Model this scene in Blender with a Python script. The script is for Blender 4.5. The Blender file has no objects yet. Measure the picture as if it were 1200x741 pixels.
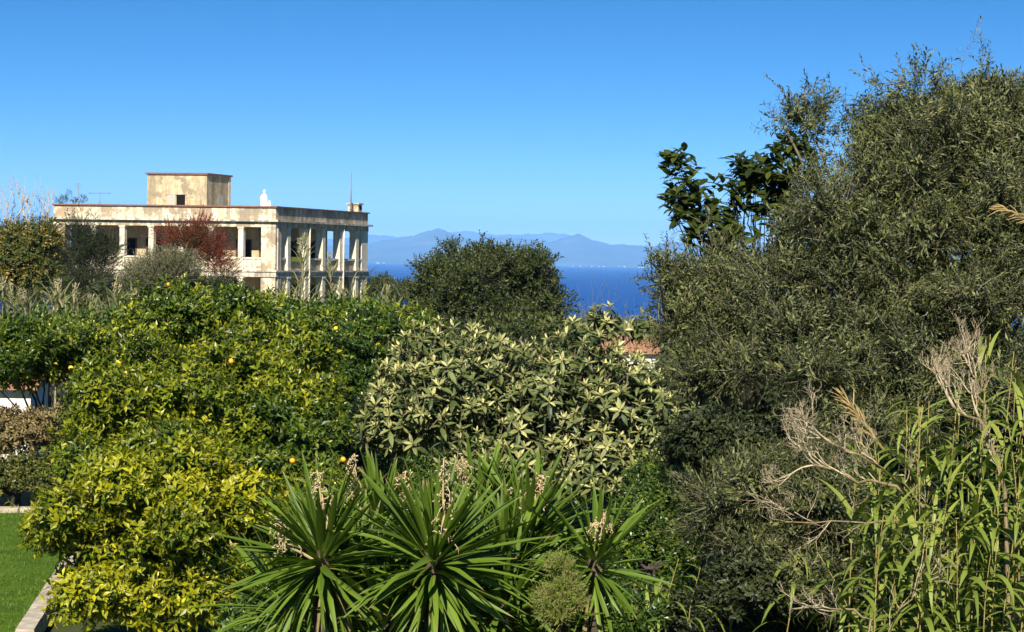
import bpy, math, random
import numpy as np
from mathutils import Vector, Matrix

# ------------------------------------------------------------------ camera
scn = bpy.context.scene
FPX = 2500.0                      # focal length in pixels of the 1200 px wide photograph
EYE = np.array((0.0, 0.0, 5.0))
PITCH, ROLL = math.radians(1.49), math.radians(0.85)
FW = np.array((0, math.cos(PITCH), -math.sin(PITCH)))
R0 = np.array((1.0, 0, 0)); U0 = np.array((0, math.sin(PITCH), math.cos(PITCH)))
RT = math.cos(ROLL) * R0 + math.sin(ROLL) * U0
UP = -math.sin(ROLL) * R0 + math.cos(ROLL) * U0
cd = bpy.data.cameras.new('camera'); cam = bpy.data.objects.new('camera', cd)
scn.collection.objects.link(cam)
cd.sensor_width = 36.0; cd.lens = 36.0 * FPX / 1200.0
cd.clip_start = 0.5; cd.clip_end = 120000
cam.matrix_world = Matrix(((RT[0], UP[0], -FW[0], EYE[0]), (RT[1], UP[1], -FW[1], EYE[1]), (RT[2], UP[2], -FW[2], EYE[2]), (0, 0, 0, 1)))
scn.camera = cam

def at(x, y, D):
    """photo pixel -> world point on the plane world-y = D"""
    d = FW + RT * (x - 600) / FPX + UP * (370.5 - y) / FPX
    return EYE + d * (D / d[1])

# ------------------------------------------------------------------ sky, sun, exposure
SUN_AZ = math.radians(188)        # direction towards the sun, clockwise from +Y
SUN_EL = math.radians(38)
world = bpy.data.worlds.new('World'); scn.world = world; world.use_nodes = True
wn = world.node_tree; wn.nodes.clear()
sky = wn.nodes.new('ShaderNodeTexSky'); sky.sky_type = 'NISHITA'; sky.sun_disc = False
sky.sun_elevation = SUN_EL; sky.sun_rotation = SUN_AZ
sky.altitude = 60; sky.air_density = 1.0; sky.dust_density = 0.0; sky.ozone_density = 6.0
hs = wn.nodes.new('ShaderNodeHueSaturation'); hs.inputs['Saturation'].default_value = 1.3
bg = wn.nodes.new('ShaderNodeBackground'); bg.inputs['Strength'].default_value = 0.075
wo = wn.nodes.new('ShaderNodeOutputWorld')
tc_ = wn.nodes.new('ShaderNodeTexCoord'); mp_ = wn.nodes.new('ShaderNodeMapping'); mp_.inputs['Scale'].default_value = (1, 1, 2.8)
wn.links.new(tc_.outputs['Generated'], mp_.inputs['Vector']); wn.links.new(mp_.outputs[0], sky.inputs['Vector'])
wn.links.new(sky.outputs[0], hs.inputs['Color']); wn.links.new(hs.outputs[0], bg.inputs['Color'])
wn.links.new(bg.outputs[0], wo.inputs['Surface'])
sl = bpy.data.lights.new('sun', 'SUN'); sl.energy = 5.0; sl.angle = math.radians(0.5); sl.color = (1.0, 0.93, 0.80)
so = bpy.data.objects.new('sun', sl); scn.collection.objects.link(so)
sd = Vector((math.sin(SUN_AZ) * math.cos(SUN_EL), math.cos(SUN_AZ) * math.cos(SUN_EL), math.sin(SUN_EL)))
so.rotation_euler = sd.to_track_quat('Z', 'Y').to_euler(); so.location = (-30, -40, 40)
vs = scn.view_settings; vs.view_transform = 'Standard'; vs.look = 'None'; vs.exposure = 0.9; vs.gamma = 1.0
vs.use_curve_mapping = False
scn.cycles.max_bounces = 6; scn.cycles.diffuse_bounces = 3; scn.cycles.transmission_bounces = 4
scn.cycles.volume_bounces = 0; scn.cycles.use_denoising = True
try: scn.cycles.denoiser = 'OPENIMAGEDENOISE'
except Exception: pass

rng = np.random.default_rng(11)
random.seed(5)
COL = scn.collection

# ------------------------------------------------------------------ materials
def new_mat(name):
    m = bpy.data.materials.new(name); m.use_nodes = True
    nt = m.node_tree; nt.nodes.clear()
    out = nt.nodes.new('ShaderNodeOutputMaterial')
    return m, nt, out
def ramp(nt, stops, fac=None):
    r = nt.nodes.new('ShaderNodeValToRGB'); e = r.color_ramp.elements
    while len(e) < len(stops): e.new(0.5)
    for i, (p, c) in enumerate(stops):
        e[i].position = p; e[i].color = (*c, 1)
    if fac is not None: nt.links.new(fac, r.inputs['Fac'])
    return r.outputs['Color']
def noise(nt, scale, detail=4, rough=0.55, vec=None):
    n = nt.nodes.new('ShaderNodeTexNoise'); n.inputs['Scale'].default_value = scale
    n.inputs['Detail'].default_value = detail; n.inputs['Roughness'].default_value = rough
    if vec is not None: nt.links.new(vec, n.inputs['Vector'])
    return n.outputs['Fac']
def mix(nt, fac, a, b, mode='MIX'):
    m = nt.nodes.new('ShaderNodeMix'); m.data_type = 'RGBA'; m.blend_type = mode
    def put(i, v):
        if hasattr(v, 'links'): nt.links.new(v, m.inputs[i])
        elif isinstance(v, (int, float)): m.inputs[i].default_value = v
        else: m.inputs[i].default_value = (*v, 1)
    put(0, fac); put(6, a); put(7, b)
    return m.outputs[2]
def math_n(nt, op, a, b=None, clamp=False):
    m = nt.nodes.new('ShaderNodeMath'); m.operation = op; m.use_clamp = clamp
    for i, v in enumerate((a, b)):
        if v is None: continue
        if hasattr(v, 'links'): nt.links.new(v, m.inputs[i])
        else: m.inputs[i].default_value = v
    return m.outputs[0]
def principled(nt, out, color, rough=0.6, spec=0.3, bump=None, bump_s=0.3, bump_d=0.02):
    p = nt.nodes.new('ShaderNodeBsdfPrincipled')
    if hasattr(color, 'links'): nt.links.new(color, p.inputs['Base Color'])
    else: p.inputs['Base Color'].default_value = (*color, 1)
    p.inputs['Roughness'].default_value = rough; p.inputs['Specular IOR Level'].default_value = spec
    if bump is not None:
        b = nt.nodes.new('ShaderNodeBump'); b.inputs['Strength'].default_value = bump_s; b.inputs['Distance'].default_value = bump_d
        nt.links.new(bump, b.inputs['Height']); nt.links.new(b.outputs[0], p.inputs['Normal'])
    if out is not None: nt.links.new(p.outputs[0], out.inputs['Surface'])
    return p
def coords(nt, kind='Object', scale=(1, 1, 1)):
    t = nt.nodes.new('ShaderNodeTexCoord')
    if scale == (1, 1, 1): return t.outputs[kind]
    mp = nt.nodes.new('ShaderNodeMapping'); mp.inputs['Scale'].default_value = scale
    nt.links.new(t.outputs[kind], mp.inputs['Vector']); return mp.outputs[0]
def plain(name, color, rough=0.6, spec=0.3, var=0.25, scale=6.0):
    m, nt, out = new_mat(name)
    c = mix(nt, noise(nt, scale, vec=coords(nt)), tuple(v * (1 - var) for v in color), tuple(min(1, v * (1 + var)) for v in color))
    principled(nt, out, c, rough, spec); return m
def leaf_mat(name, dark, mid, light, young, stem, rough=0.42, spec=0.45, trans=0.28, young_pow=3.0, tint=(0.75, 1.0, 0.25)):
    """leaf colour from the per-leaf attribute: r = tone, g = age (1 = newest), b = woody"""
    m, nt, out = new_mat(name)
    a = nt.nodes.new('ShaderNodeAttribute'); a.attribute_name = 'leaf'
    s = nt.nodes.new('ShaderNodeSeparateColor'); nt.links.new(a.outputs['Color'], s.inputs[0])
    c = ramp(nt, [(0.0, dark), (0.5, mid), (1.0, light)], s.outputs[0])
    c = mix(nt, math_n(nt, 'POWER', s.outputs[1], young_pow), c, young)
    c = mix(nt, s.outputs[2], c, stem)
    p = principled(nt, None, c, rough, spec)
    t = nt.nodes.new('ShaderNodeBsdfTranslucent')
    nt.links.new(mix(nt, 1.0, c, tint, 'MULTIPLY'), t.inputs['Color'])
    g = nt.nodes.new('ShaderNodeMixShader')
    nt.links.new(math_n(nt, 'MULTIPLY', math_n(nt, 'SUBTRACT', 1.0, s.outputs[2]), trans), g.inputs[0])
    nt.links.new(p.outputs[0], g.inputs[1]); nt.links.new(t.outputs[0], g.inputs[2])
    nt.links.new(g.outputs[0], out.inputs['Surface'])
    return m

M = {}
M['olive'] = leaf_mat('olive_leaf', (0.010, 0.018, 0.004), (0.040, 0.051, 0.011), (0.185, 0.192, 0.066), (0.135, 0.15, 0.045), (0.16, 0.14, 0.09), 0.5, 0.35, 0.08)  # dark and light ends set apart to put highlight and shade contrast into colour
M['citrus_yellow'] = leaf_mat('chlorotic_citrus_leaf', (0.012, 0.036, 0.003), (0.05, 0.105, 0.005), (0.19, 0.23, 0.010), (0.52, 0.47, 0.014), (0.12, 0.11, 0.06), 0.4, 0.4, 0.28, 1.9)
M['citrus'] = leaf_mat('citrus_leaf', (0.010, 0.028, 0.003), (0.052, 0.098, 0.005), (0.16, 0.21, 0.010), (0.40, 0.39, 0.014), (0.11, 0.10, 0.06), 0.38, 0.4, 0.28, 2.5)
M['citrus_green'] = leaf_mat('green_citrus_leaf', (0.009, 0.025, 0.003), (0.038, 0.078, 0.005), (0.12, 0.17, 0.010), (0.32, 0.33, 0.014), (0.11, 0.10, 0.06), 0.38, 0.4, 0.25, 3.0)
M['citrus_dark'] = leaf_mat('dark_citrus_leaf', (0.012, 0.028, 0.004), (0.032, 0.072, 0.006), (0.075, 0.13, 0.010), (0.16, 0.20, 0.014), (0.11, 0.10, 0.06), 0.35, 0.5, 0.25, 4.0)
M['loquat'] = leaf_mat('loquat_leaf', (0.016, 0.030, 0.007), (0.06, 0.085, 0.018), (0.18, 0.205, 0.05), (0.72, 0.67, 0.28), (0.15, 0.11, 0.07), 0.5, 0.4, 0.15, 1.4, (0.8, 0.9, 0.4))
M['broad'] = leaf_mat('broad_dark_leaf', (0.016, 0.024, 0.005), (0.042, 0.058, 0.011), (0.095, 0.12, 0.02), (0.10, 0.13, 0.025), (0.09, 0.06, 0.04), 0.35, 0.45, 0.38)
M['round'] = leaf_mat('round_tree_leaf', (0.010, 0.018, 0.004), (0.030, 0.044, 0.008), (0.085, 0.105, 0.022), (0.11, 0.125, 0.03), (0.10, 0.09, 0.06), 0.45, 0.35, 0.2)
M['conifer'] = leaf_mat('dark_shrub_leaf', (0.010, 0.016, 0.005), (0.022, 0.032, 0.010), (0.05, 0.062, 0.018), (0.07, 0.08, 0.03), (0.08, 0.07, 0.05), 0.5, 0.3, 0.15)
M['grey'] = leaf_mat('grey_shrub_leaf', (0.05, 0.055, 0.025), (0.12, 0.125, 0.06), (0.22, 0.22, 0.11), (0.25, 0.24, 0.13), (0.16, 0.14, 0.10), 0.6, 0.2, 0.15)
M['red'] = leaf_mat('red_creeper_leaf', (0.02, 0.034, 0.008), (0.06, 0.055, 0.014), (0.25, 0.030, 0.018), (0.42, 0.030, 0.020), (0.12, 0.08, 0.05), 0.5, 0.3, 0.25, 2.0, (1, 0.6, 0.4))
M['mustard'] = leaf_mat('yellowing_shrub_leaf', (0.022, 0.036, 0.007), (0.06, 0.08, 0.014), (0.15, 0.15, 0.025), (0.50, 0.30, 0.05), (0.18, 0.14, 0.09), 0.55, 0.3, 0.25, 6.0, (1, 0.9, 0.3))
M['tan'] = leaf_mat('withered_leaf', (0.06, 0.045, 0.018), (0.17, 0.125, 0.05), (0.30, 0.24, 0.11), (0.34, 0.28, 0.14), (0.2, 0.16, 0.1), 0.65, 0.2, 0.15)
M['yucca'] = leaf_mat('yucca_leaf', (0.04, 0.072, 0.007), (0.095, 0.155, 0.014), (0.19, 0.26, 0.028), (0.13, 0.22, 0.02), (0.30, 0.22, 0.10), 0.48, 0.3, 0.22, 3.0)
M['reed'] = leaf_mat('reed_leaf', (0.07, 0.10, 0.014), (0.16, 0.21, 0.032), (0.28, 0.32, 0.06), (0.30, 0.34, 0.06), (0.30, 0.24, 0.10), 0.5, 0.35, 0.3)
M['palereed'] = leaf_mat('pale_reed_leaf', (0.06, 0.075, 0.022), (0.13, 0.145, 0.05), (0.25, 0.25, 0.11), (0.34, 0.31, 0.17), (0.32, 0.26, 0.15), 0.6, 0.25, 0.25)
M['dry'] = leaf_mat('dry_plume', (0.24, 0.17, 0.07), (0.42, 0.31, 0.13), (0.60, 0.47, 0.22), (0.64, 0.52, 0.28), (0.40, 0.30, 0.15), 0.7, 0.15, 0.2, 3, (1, 0.8, 0.4))
M['stalk'] = leaf_mat('dry_flower_stalk', (0.26, 0.19, 0.09), (0.42, 0.32, 0.17), (0.55, 0.44, 0.26), (0.55, 0.44, 0.27), (0.4, 0.3, 0.16), 0.7, 0.15, 0.1, 3, (1, 0.8, 0.5))
M['grass'] = leaf_mat('grass_blade', (0.035, 0.07, 0.006), (0.075, 0.145, 0.009), (0.16, 0.23, 0.02), (0.2, 0.24, 0.03), (0.1, 0.1, 0.05), 0.5, 0.3, 0.3)
def bark(name, c1, c2, scale=9):
    m, nt, out = new_mat(name); v = coords(nt, 'Object', (scale, scale, scale * 0.3))
    n = noise(nt, 2.0, 6, 0.65, v)
    principled(nt, out, ramp(nt, [(0.3, c1), (0.7, c2)], n), 0.85, 0.15, n, 0.6, 0.03); return m
M['bark'] = bark('bark', (0.022, 0.018, 0.013), (0.085, 0.07, 0.052))
M['olivewood'] = bark('olive_bark', (0.06, 0.05, 0.035), (0.20, 0.17, 0.12))
M['deadwood'] = bark('bleached_wood', (0.26, 0.20, 0.12), (0.60, 0.50, 0.34), 14)
M['limbwood'] = bark('brown_dead_wood', (0.09, 0.065, 0.035), (0.30, 0.23, 0.13), 12)
M['reedstem'] = bark('cane_stem', (0.16, 0.13, 0.04), (0.36, 0.28, 0.11), 5)
M['yuccabark'] = bark('yucca_trunk', (0.03, 0.024, 0.016), (0.11, 0.085, 0.055), 12)
M['orange'] = plain('orange_peel', (0.75, 0.33, 0.02), 0.45, 0.4, 0.12, 20)
M['lemon'] = plain('lemon_peel', (0.80, 0.58, 0.03), 0.45, 0.4, 0.12, 20)

def stucco(name, base, tan, bare, dirt, d_amt=0.5, bare_lo=0.56):
    m, nt, out = new_mat(name); v = coords(nt)
    big = noise(nt, 0.55, 9, 0.72, v); med = noise(nt, 1.7, 8, 0.74, v); fine = noise(nt, 9, 5, 0.6, v)
    streak = noise(nt, 1.0, 5, 0.65, coords(nt, 'Object', (2.6, 2.6, 0.28)))
    c = mix(nt, ramp(nt, [(0.46, (0, 0, 0)), (0.56, (1, 1, 1))], med), base, tan)
    c = mix(nt, ramp(nt, [(bare_lo, (0, 0, 0)), (bare_lo + 0.035, (1, 1, 1))], big), c, bare)
    c = mix(nt, math_n(nt, 'MULTIPLY', ramp(nt, [(0.43, (0, 0, 0)), (0.64, (1, 1, 1))], streak), d_amt), c, dirt)
    c = mix(nt, math_n(nt, 'MULTIPLY', fine, 0.35), c, tuple(x * 0.55 for x in base))
    principled(nt, out, c, 0.9, 0.12, math_n(nt, 'ADD', math_n(nt, 'MULTIPLY', big, 2.0), fine), 0.4, 0.03); return m
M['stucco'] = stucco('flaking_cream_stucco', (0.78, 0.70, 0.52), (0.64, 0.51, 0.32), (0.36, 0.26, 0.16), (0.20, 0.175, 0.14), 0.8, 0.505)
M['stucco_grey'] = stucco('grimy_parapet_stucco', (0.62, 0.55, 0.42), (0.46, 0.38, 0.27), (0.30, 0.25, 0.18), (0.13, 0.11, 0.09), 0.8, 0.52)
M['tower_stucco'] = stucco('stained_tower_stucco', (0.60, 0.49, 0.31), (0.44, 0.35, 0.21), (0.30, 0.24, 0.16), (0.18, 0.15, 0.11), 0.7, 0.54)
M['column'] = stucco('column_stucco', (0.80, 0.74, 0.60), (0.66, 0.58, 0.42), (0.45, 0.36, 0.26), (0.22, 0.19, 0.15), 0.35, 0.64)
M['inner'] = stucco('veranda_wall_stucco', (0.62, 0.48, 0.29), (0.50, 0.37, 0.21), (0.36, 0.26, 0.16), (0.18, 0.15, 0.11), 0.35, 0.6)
M['slab'] = stucco('weathered_slab', (0.64, 0.58, 0.46), (0.5, 0.42, 0.31), (0.33, 0.27, 0.2), (0.14, 0.12, 0.1), 0.7, 0.55)
M['coping'] = plain('brick_red_coping', (0.19, 0.10, 0.07), 0.85, 0.15, 0.45, 3)
M['dark'] = plain('dark_interior', (0.012, 0.011, 0.010), 0.9, 0.05, 0.3, 3)
M['frame'] = plain('brown_door_frame', (0.09, 0.05, 0.035), 0.7, 0.2, 0.4, 8)
M['greywood'] = plain('weathered_shutter', (0.42, 0.38, 0.31), 0.8, 0.15, 0.3, 8)
M['yellow_green'] = plain('mottled_yellow_green', (0.36, 0.36, 0.05), 0.9, 0.1, 0.4, 12)
M['metal'] = plain('grey_metal', (0.16, 0.16, 0.17), 0.5, 0.5, 0.3, 10)
M['white'] = plain('white_paint', (0.80, 0.79, 0.75), 0.5, 0.3, 0.08, 6)
M['whitewall'] = stucco('whitewash', (0.80, 0.78, 0.72), (0.72, 0.68, 0.60), (0.62, 0.55, 0.45), (0.35, 0.32, 0.28), 0.25, 0.68)
M['terracotta'] = plain('terracotta', (0.30, 0.155, 0.09), 0.85, 0.15, 0.35, 9)
M['kerb'] = stucco('pale_kerb_stone', (0.52, 0.46, 0.36), (0.42, 0.35, 0.26), (0.30, 0.25, 0.18), (0.14, 0.12, 0.09), 0.7, 0.55)
m, nt, out = new_mat('ground_soil'); v = coords(nt)
n = noise(nt, 0.35, 8, 0.65, v)
principled(nt, out, ramp(nt, [(0.3, (0.035, 0.045, 0.012)), (0.55, (0.06, 0.07, 0.022)), (0.75, (0.11, 0.085, 0.045))], n), 0.95, 0.1, n, 0.6, 0.1); M['ground'] = m
m, nt, out = new_mat('lawn_turf'); v = coords(nt)
principled(nt, out, ramp(nt, [(0.3, (0.04, 0.08, 0.008)), (0.6, (0.085, 0.15, 0.012)), (0.75, (0.13, 0.13, 0.03))], noise(nt, 1.6, 8, 0.75, v)), 0.9, 0.1, noise(nt, 60, 3, 0.6, v), 0.8, 0.03); M['lawn'] = m
m, nt, out = new_mat('sea_water'); v = coords(nt, 'Object', (1, 0.25, 1))
wv = noise(nt, 0.02, 5, 0.6, v)
principled(nt, out, mix(nt, noise(nt, 0.0012, 4, 0.6, v), (0.004, 0.045, 0.20), (0.007, 0.065, 0.27)), 0.55, 0.08, wv, 0.5, 4.0); M['sea'] = m
m, nt, out = new_mat('mountain_scrub'); v = coords(nt)
n = noise(nt, 0.0011, 7, 0.62, v)
principled(nt, out, ramp(nt, [(0.35, (0.05, 0.07, 0.05)), (0.6, (0.10, 0.11, 0.09)), (0.75, (0.20, 0.20, 0.18))], n), 0.95, 0.05); M['mountain'] = m

# ------------------------------------------------------------------ mesh helpers
def link(o, parent=None):
    COL.objects.link(o)
    if parent is not None: o.parent = parent
    return o
def tag(o, label=None, cat=None, group=None, kind=None):
    if label: o['label'] = label
    if cat: o['category'] = cat
    if group: o['group'] = group
    if kind: o['kind'] = kind
    return o
def np_mesh(name, V, F, mat, A=None, smooth=False):
    """V (n,3), F (m,3|4) -> mesh; A (n,3) leaf attribute"""
    V = np.asarray(V, np.float32); F = np.asarray(F, np.int32); k = F.shape[1]
    me = bpy.data.meshes.new(name)
    me.vertices.add(len(V)); me.vertices.foreach_set('co', V.ravel())
    me.loops.add(F.size); me.loops.foreach_set('vertex_index', F.ravel())
    me.polygons.add(len(F)); me.polygons.foreach_set('loop_start', np.arange(0, F.size, k, dtype=np.int32))
    me.polygons.foreach_set('use_smooth', np.full(len(F), smooth))
    if A is not None:
        at_ = me.attributes.new('leaf', 'FLOAT_COLOR', 'POINT')
        c = np.ones((len(V), 4), np.float32); c[:, :3] = np.clip(A, 0, 1); at_.data.foreach_set('color', c.ravel())
    me.update(calc_edges=True); me.materials.append(M[mat]); return me
def obj(name, me, parent=None, loc=None):
    o = bpy.data.objects.new(name, me)
    if loc is not None: o.location = loc
    return link(o, parent)
def empty(name, loc):
    o = bpy.data.objects.new(name, None); o.location = [float(x) for x in loc]; o.empty_display_size = 0.2
    return link(o)
def norm(v): return v / np.maximum(np.linalg.norm(v, axis=-1, keepdims=True), 1e-9)
def rand_dir(n):
    return norm(rng.normal(size=(n, 3)))
def frames(d, up):
    """frames with y = d and z as near `up` as possible; columns x, y, z"""
    y = norm(d); x = np.cross(y, up); x = norm(x + 1e-6 * rng.normal(size=x.shape)); z = np.cross(x, y)
    return np.stack([x, y, z], axis=-1)
class Geo:
    """collects triangles with the leaf attribute"""
    def __init__(s): s.V, s.F, s.A, s.n = [], [], [], 0
    def add(s, V, F, A):
        s.V.append(V); s.F.append(F + s.n); s.A.append(A); s.n += len(V)
    def inst(s, T, P, R, S, tone=None, age=None):
        V, F, A = T; k, n = len(P), len(V)
        if k == 0: return
        W = np.einsum('kij,nj->kni', R, V) * np.asarray(S).reshape(k, -1)[:, None, :1] + P[:, None, :]
        B = np.repeat(A[None], k, 0).copy()
        if age is not None: B[:, :, 1] *= np.asarray(age)[:, None]
        if tone is not None: B[:, :, 0] += np.asarray(tone)[:, None]
        s.add(W.reshape(-1, 3), (F[None] + (np.arange(k) * n)[:, None, None]).reshape(-1, 3), B.reshape(-1, 3))
    def arrays(s): return np.concatenate(s.V), np.concatenate(s.F), np.concatenate(s.A)
    def mesh(s, name, mat, smooth=False):
        V, F, A = s.arrays(); return np_mesh(name, V, F, mat, A, smooth)

def leaf_shape(L, W, seg=2, curl=0.15, fold=0.25, wpos=0.5):
    """leaf along +Y, normal +Z; returns V, F"""
    if seg == 1:
        V = np.array([(0, 0, 0), (-W / 2, L * wpos, fold * W / 2), (0, L * wpos, 0), (W / 2, L * wpos, fold * W / 2), (0, L, -curl * L)], float)
        F = np.array([(0, 2, 1), (0, 3, 2), (1, 2, 4), (2, 3, 4)]); return V, F
    V = []; t = np.linspace(0, 1, seg + 1)
    for ti in t:
        w = W * (math.sin(math.pi * min(1, max(0, ti)) ** (0.5 / wpos if wpos < .5 else 1.0)) ** 0.75 if 0 < ti < 1 else 0.12 * (1 - ti))
        z = -curl * L * ti * ti
        V += [(-w / 2, L * ti, z + fold * w / 2), (0, L * ti, z), (w / 2, L * ti, z + fold * w / 2)]
    F = []
    for i in range(seg):
        a = 3 * i
        for j in (0, 1): F += [(a + j, a + j + 1, a + j + 4), (a + j, a + j + 4, a + j + 3)]
    return np.array(V, float), np.array(F)
def tube(pts, rad, sides=6):
    """tapered tube through pts -> V, F(tris)"""
    pts = np.asarray(pts, float); rad = np.asarray(rad, float); n = len(pts)
    d = norm(np.gradient(pts, axis=0)); ref = np.where(np.abs(d[:, 2:3]) > 0.9, np.array([[1., 0, 0]]), np.array([[0, 0, 1.]]))
    x = norm(np.cross(d, ref)); y = np.cross(d, x)
    a = np.linspace(0, 2 * math.pi, sides, endpoint=False)
    V = (pts[:, None] + rad[:, None, None] * (np.cos(a)[None, :, None] * x[:, None] + np.sin(a)[None, :, None] * y[:, None])).reshape(-1, 3)
    F = []
    for i in range(n - 1):
        for j in range(sides):
            p, q = i * sides + j, i * sides + (j + 1) % sides
            F += [(p, q, q + sides), (p, q + sides, p + sides)]
    for j in range(1, sides - 1):
        F += [(0, j + 1, j), ((n - 1) * sides, (n - 1) * sides + j, (n - 1) * sides + j + 1)]
    return V, np.array(F)
def wiggle(a, b, n, amp, sag=0.0):
    t = np.linspace(0, 1, n)[:, None]; p = a + (b - a) * t
    off = rng.normal(size=(n, 3)) * amp; off = (off + np.roll(off, 1, 0)) / 2; off[0] = 0
    p = p + off * np.sin(np.pi * np.minimum(t * 1.1, 1)); p[:, 2] += sag * np.sin(np.pi * t[:, 0]); return p
def twig(n, length, L, W, ang=50, seg=1, curl=0.15, fold=0.25, stem=0.004, bend=0.1, t0=0.15, whorl=False, agef=1.0, tsd=0.17):
    """a leafy twig along +Y"""
    g = Geo()
    T = np.linspace(t0, 1, n) + rng.normal(size=n) * 0.02; ga = 2.4
    axis = lambda t: np.array((bend * length * t * t * 0.5, length * t, bend * length * t * t))
    ph0 = rng.uniform(0, 6.28)
    for i, t in enumerate(T):
        ph = ph0 + (ga * i if not whorl else (i % 2) * math.pi + rng.normal() * 0.35)
        th = math.radians(ang * (1.15 - 0.45 * t) + rng.normal() * 9)
        d = np.array((math.sin(th) * math.cos(ph), math.cos(th), math.sin(th) * math.sin(ph)))
        out = np.array((math.cos(ph), 0, math.sin(ph)))
        up = -math.cos(th) * out + math.sin(th) * np.array((0, 1, 0)) + rng.normal(size=3) * 0.25
        s = rng.uniform(0.75, 1.2) * (1 - 0.25 * abs(t - 0.5))
        V, F = leaf_shape(L * s, W * s * rng.uniform(0.85, 1.15), seg, curl * rng.uniform(0.3, 1.6), fold)
        V = V @ frames(d[None], up[None])[0].T + axis(t)
        A = np.zeros((len(V), 3)); A[:, 0] = 0.5 + rng.normal() * tsd; A[:, 1] = max(0, t) * agef * rng.uniform(0.55, 1.0)
        g.add(V, F, A)
    if stem:
        V, F = tube([axis(t) for t in np.linspace(0, 0.97, 4)], np.linspace(stem, stem * 0.35, 4), 3)
        A = np.zeros((len(V), 3)); A[:, 2] = 1; g.add(V, F, A)
    return g.arrays()

def pick_lobes(lobes):
    """pixel lobes (px, py, D, rx_px, ry_px, depth_m) -> centres, radii"""
    C, Rr = [], []
    for (px, py, D, rx, ry, dm) in lobes:
        C.append(at(px, py, D)); Rr.append((rx * D / FPX, dm, ry * D / FPX))
    return np.array(C), np.array(Rr)
def boughs(C, Rr, rb, back):
    """break each lobe into separate boughs set on its surface, with gaps between them"""
    c2, r2 = [], []
    for c, r in zip(C, Rr):
        n = int(max(6, 2.6 * (r[0] * r[2] + r[0] * r[1] + r[1] * r[2]) / (rb * rb))); n = min(n, 90); got = []
        for d in rand_dir(n * 4):
            if d[2] < -0.6 or (d[1] > 0.35 and rng.random() > back): continue
            q = min(rb * rng.uniform(0.65, 1.3), 0.62 * min(r[0], r[2])); p = c + d * np.maximum(r * rng.uniform(0.76, 1.16) - q * 0.75, 0.12 * r)
            if all(np.sum((p - a) ** 2) > (0.82 * (q + b) * 0.97) ** 2 for a, b in got): got.append((p, q))
            if len(got) >= n: break
        for p, q in got: c2.append(p); r2.append((q * rng.uniform(0.85, 1.25), q * rng.uniform(0.85, 1.2), q * rng.uniform(0.6, 0.95)))
        c2.append(c); r2.append(r * 0.55)
    return np.array(c2), np.array(r2)
def crown(g, lobes, temps, n_clump, rc, per, size=(0.8, 1.2), up=0.35, droop=0.0, fill=0.25, rough=0.22, flat=0.75, back=0.45, low=-0.45, bough=0.0, gaps=9.0, ctsd=0.10, young=(0.84, 0.28)):
    C, Rr = pick_lobes(lobes)
    if bough: C, Rr = boughs(C, Rr, bough, back)
    Rr = np.maximum(Rr - (0.75 * rc + 0.45 * np.mean([T[0][:, 1].max() for T in temps]) * np.mean(size)), 0.45 * Rr)
    area = (Rr[:, 0] * Rr[:, 2] + Rr[:, 0] * Rr[:, 1] + Rr[:, 1] * Rr[:, 2]); pr = area / area.sum()
    m = int(n_clump * 3); li = rng.choice(len(C), m, p=pr); d = rand_dir(m)
    keep = (d[:, 2] > (-0.75 if bough else low)) & ((d[:, 1] < 0.3) | (rng.random(m) < back))
    li, d = li[keep][:n_clump], d[keep][:n_clump]; k = len(li)
    f = rng.random(k); r = np.where(f < fill, rng.uniform(0.25, 0.65, k), 1.0 - rough * rng.random(k) ** 1.3 + 0.10 * rng.normal(size=k))
    lump = sum(np.sin(d @ rng.normal(size=3) * q + li * 1.7) for q in (3.0, 4.5, 6.0)) * 0.055
    P = C[li] + d * Rr[li] * (r + lump)[:, None]; N = norm(d / Rr[li])
    inside = np.zeros(k, bool)                      # clumps buried deep in another lobe are dropped
    for j in range(len(C)):
        q = np.linalg.norm((P - C[j]) / Rr[j], axis=1); inside |= (q < 0.6) & (li != j)
    inside |= sum(np.sin(P @ rng.normal(size=3) * f_ + f_) for f_ in (1.8, 2.6, 3.4)) > gaps
    keep = ~inside | (rng.random(k) < (0.10 if bough else 0.25)); P, N = P[keep], N[keep]; k = len(P)
    ctone = rng.normal(size=k) * ctsd
    K = rng.poisson(per, k); idx = np.repeat(np.arange(k), K); n = len(idx)
    off = rand_dir(n) * rng.random((n, 1)) ** 0.45; off[:, 2] *= flat
    rcs = rc * rng.uniform(0.65, 1.35, k)
    pos = P[idx] + off * rcs[idx][:, None]
    dr = norm(N[idx] * 0.75 + off * 0.8 + np.array((0, 0, up - droop)) + rng.normal(size=(n, 3)) * 0.35)
    hint = norm(np.array((0, 0, 1.0)) + N[idx] * 0.6 + rng.normal(size=(n, 3)) * 0.5)
    R = frames(dr, hint); S = rng.uniform(*size, n); ti = rng.integers(0, len(temps), n)
    tone = ctone[idx] + rng.normal(size=n) * 0.06
    cage = np.clip(young[0] + young[1] * sum(np.sin(P @ rng.normal(size=3) * f_ + f_) for f_ in (1.6, 2.4, 3.3)) + rng.normal(size=k) * 0.15, 0.1, 1.15); cage = cage[idx]
    for j, T in enumerate(temps):
        q = ti == j; g.inst(T, pos[q], R[q], S[q], tone[q], cage[q])
    return P, N
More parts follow.
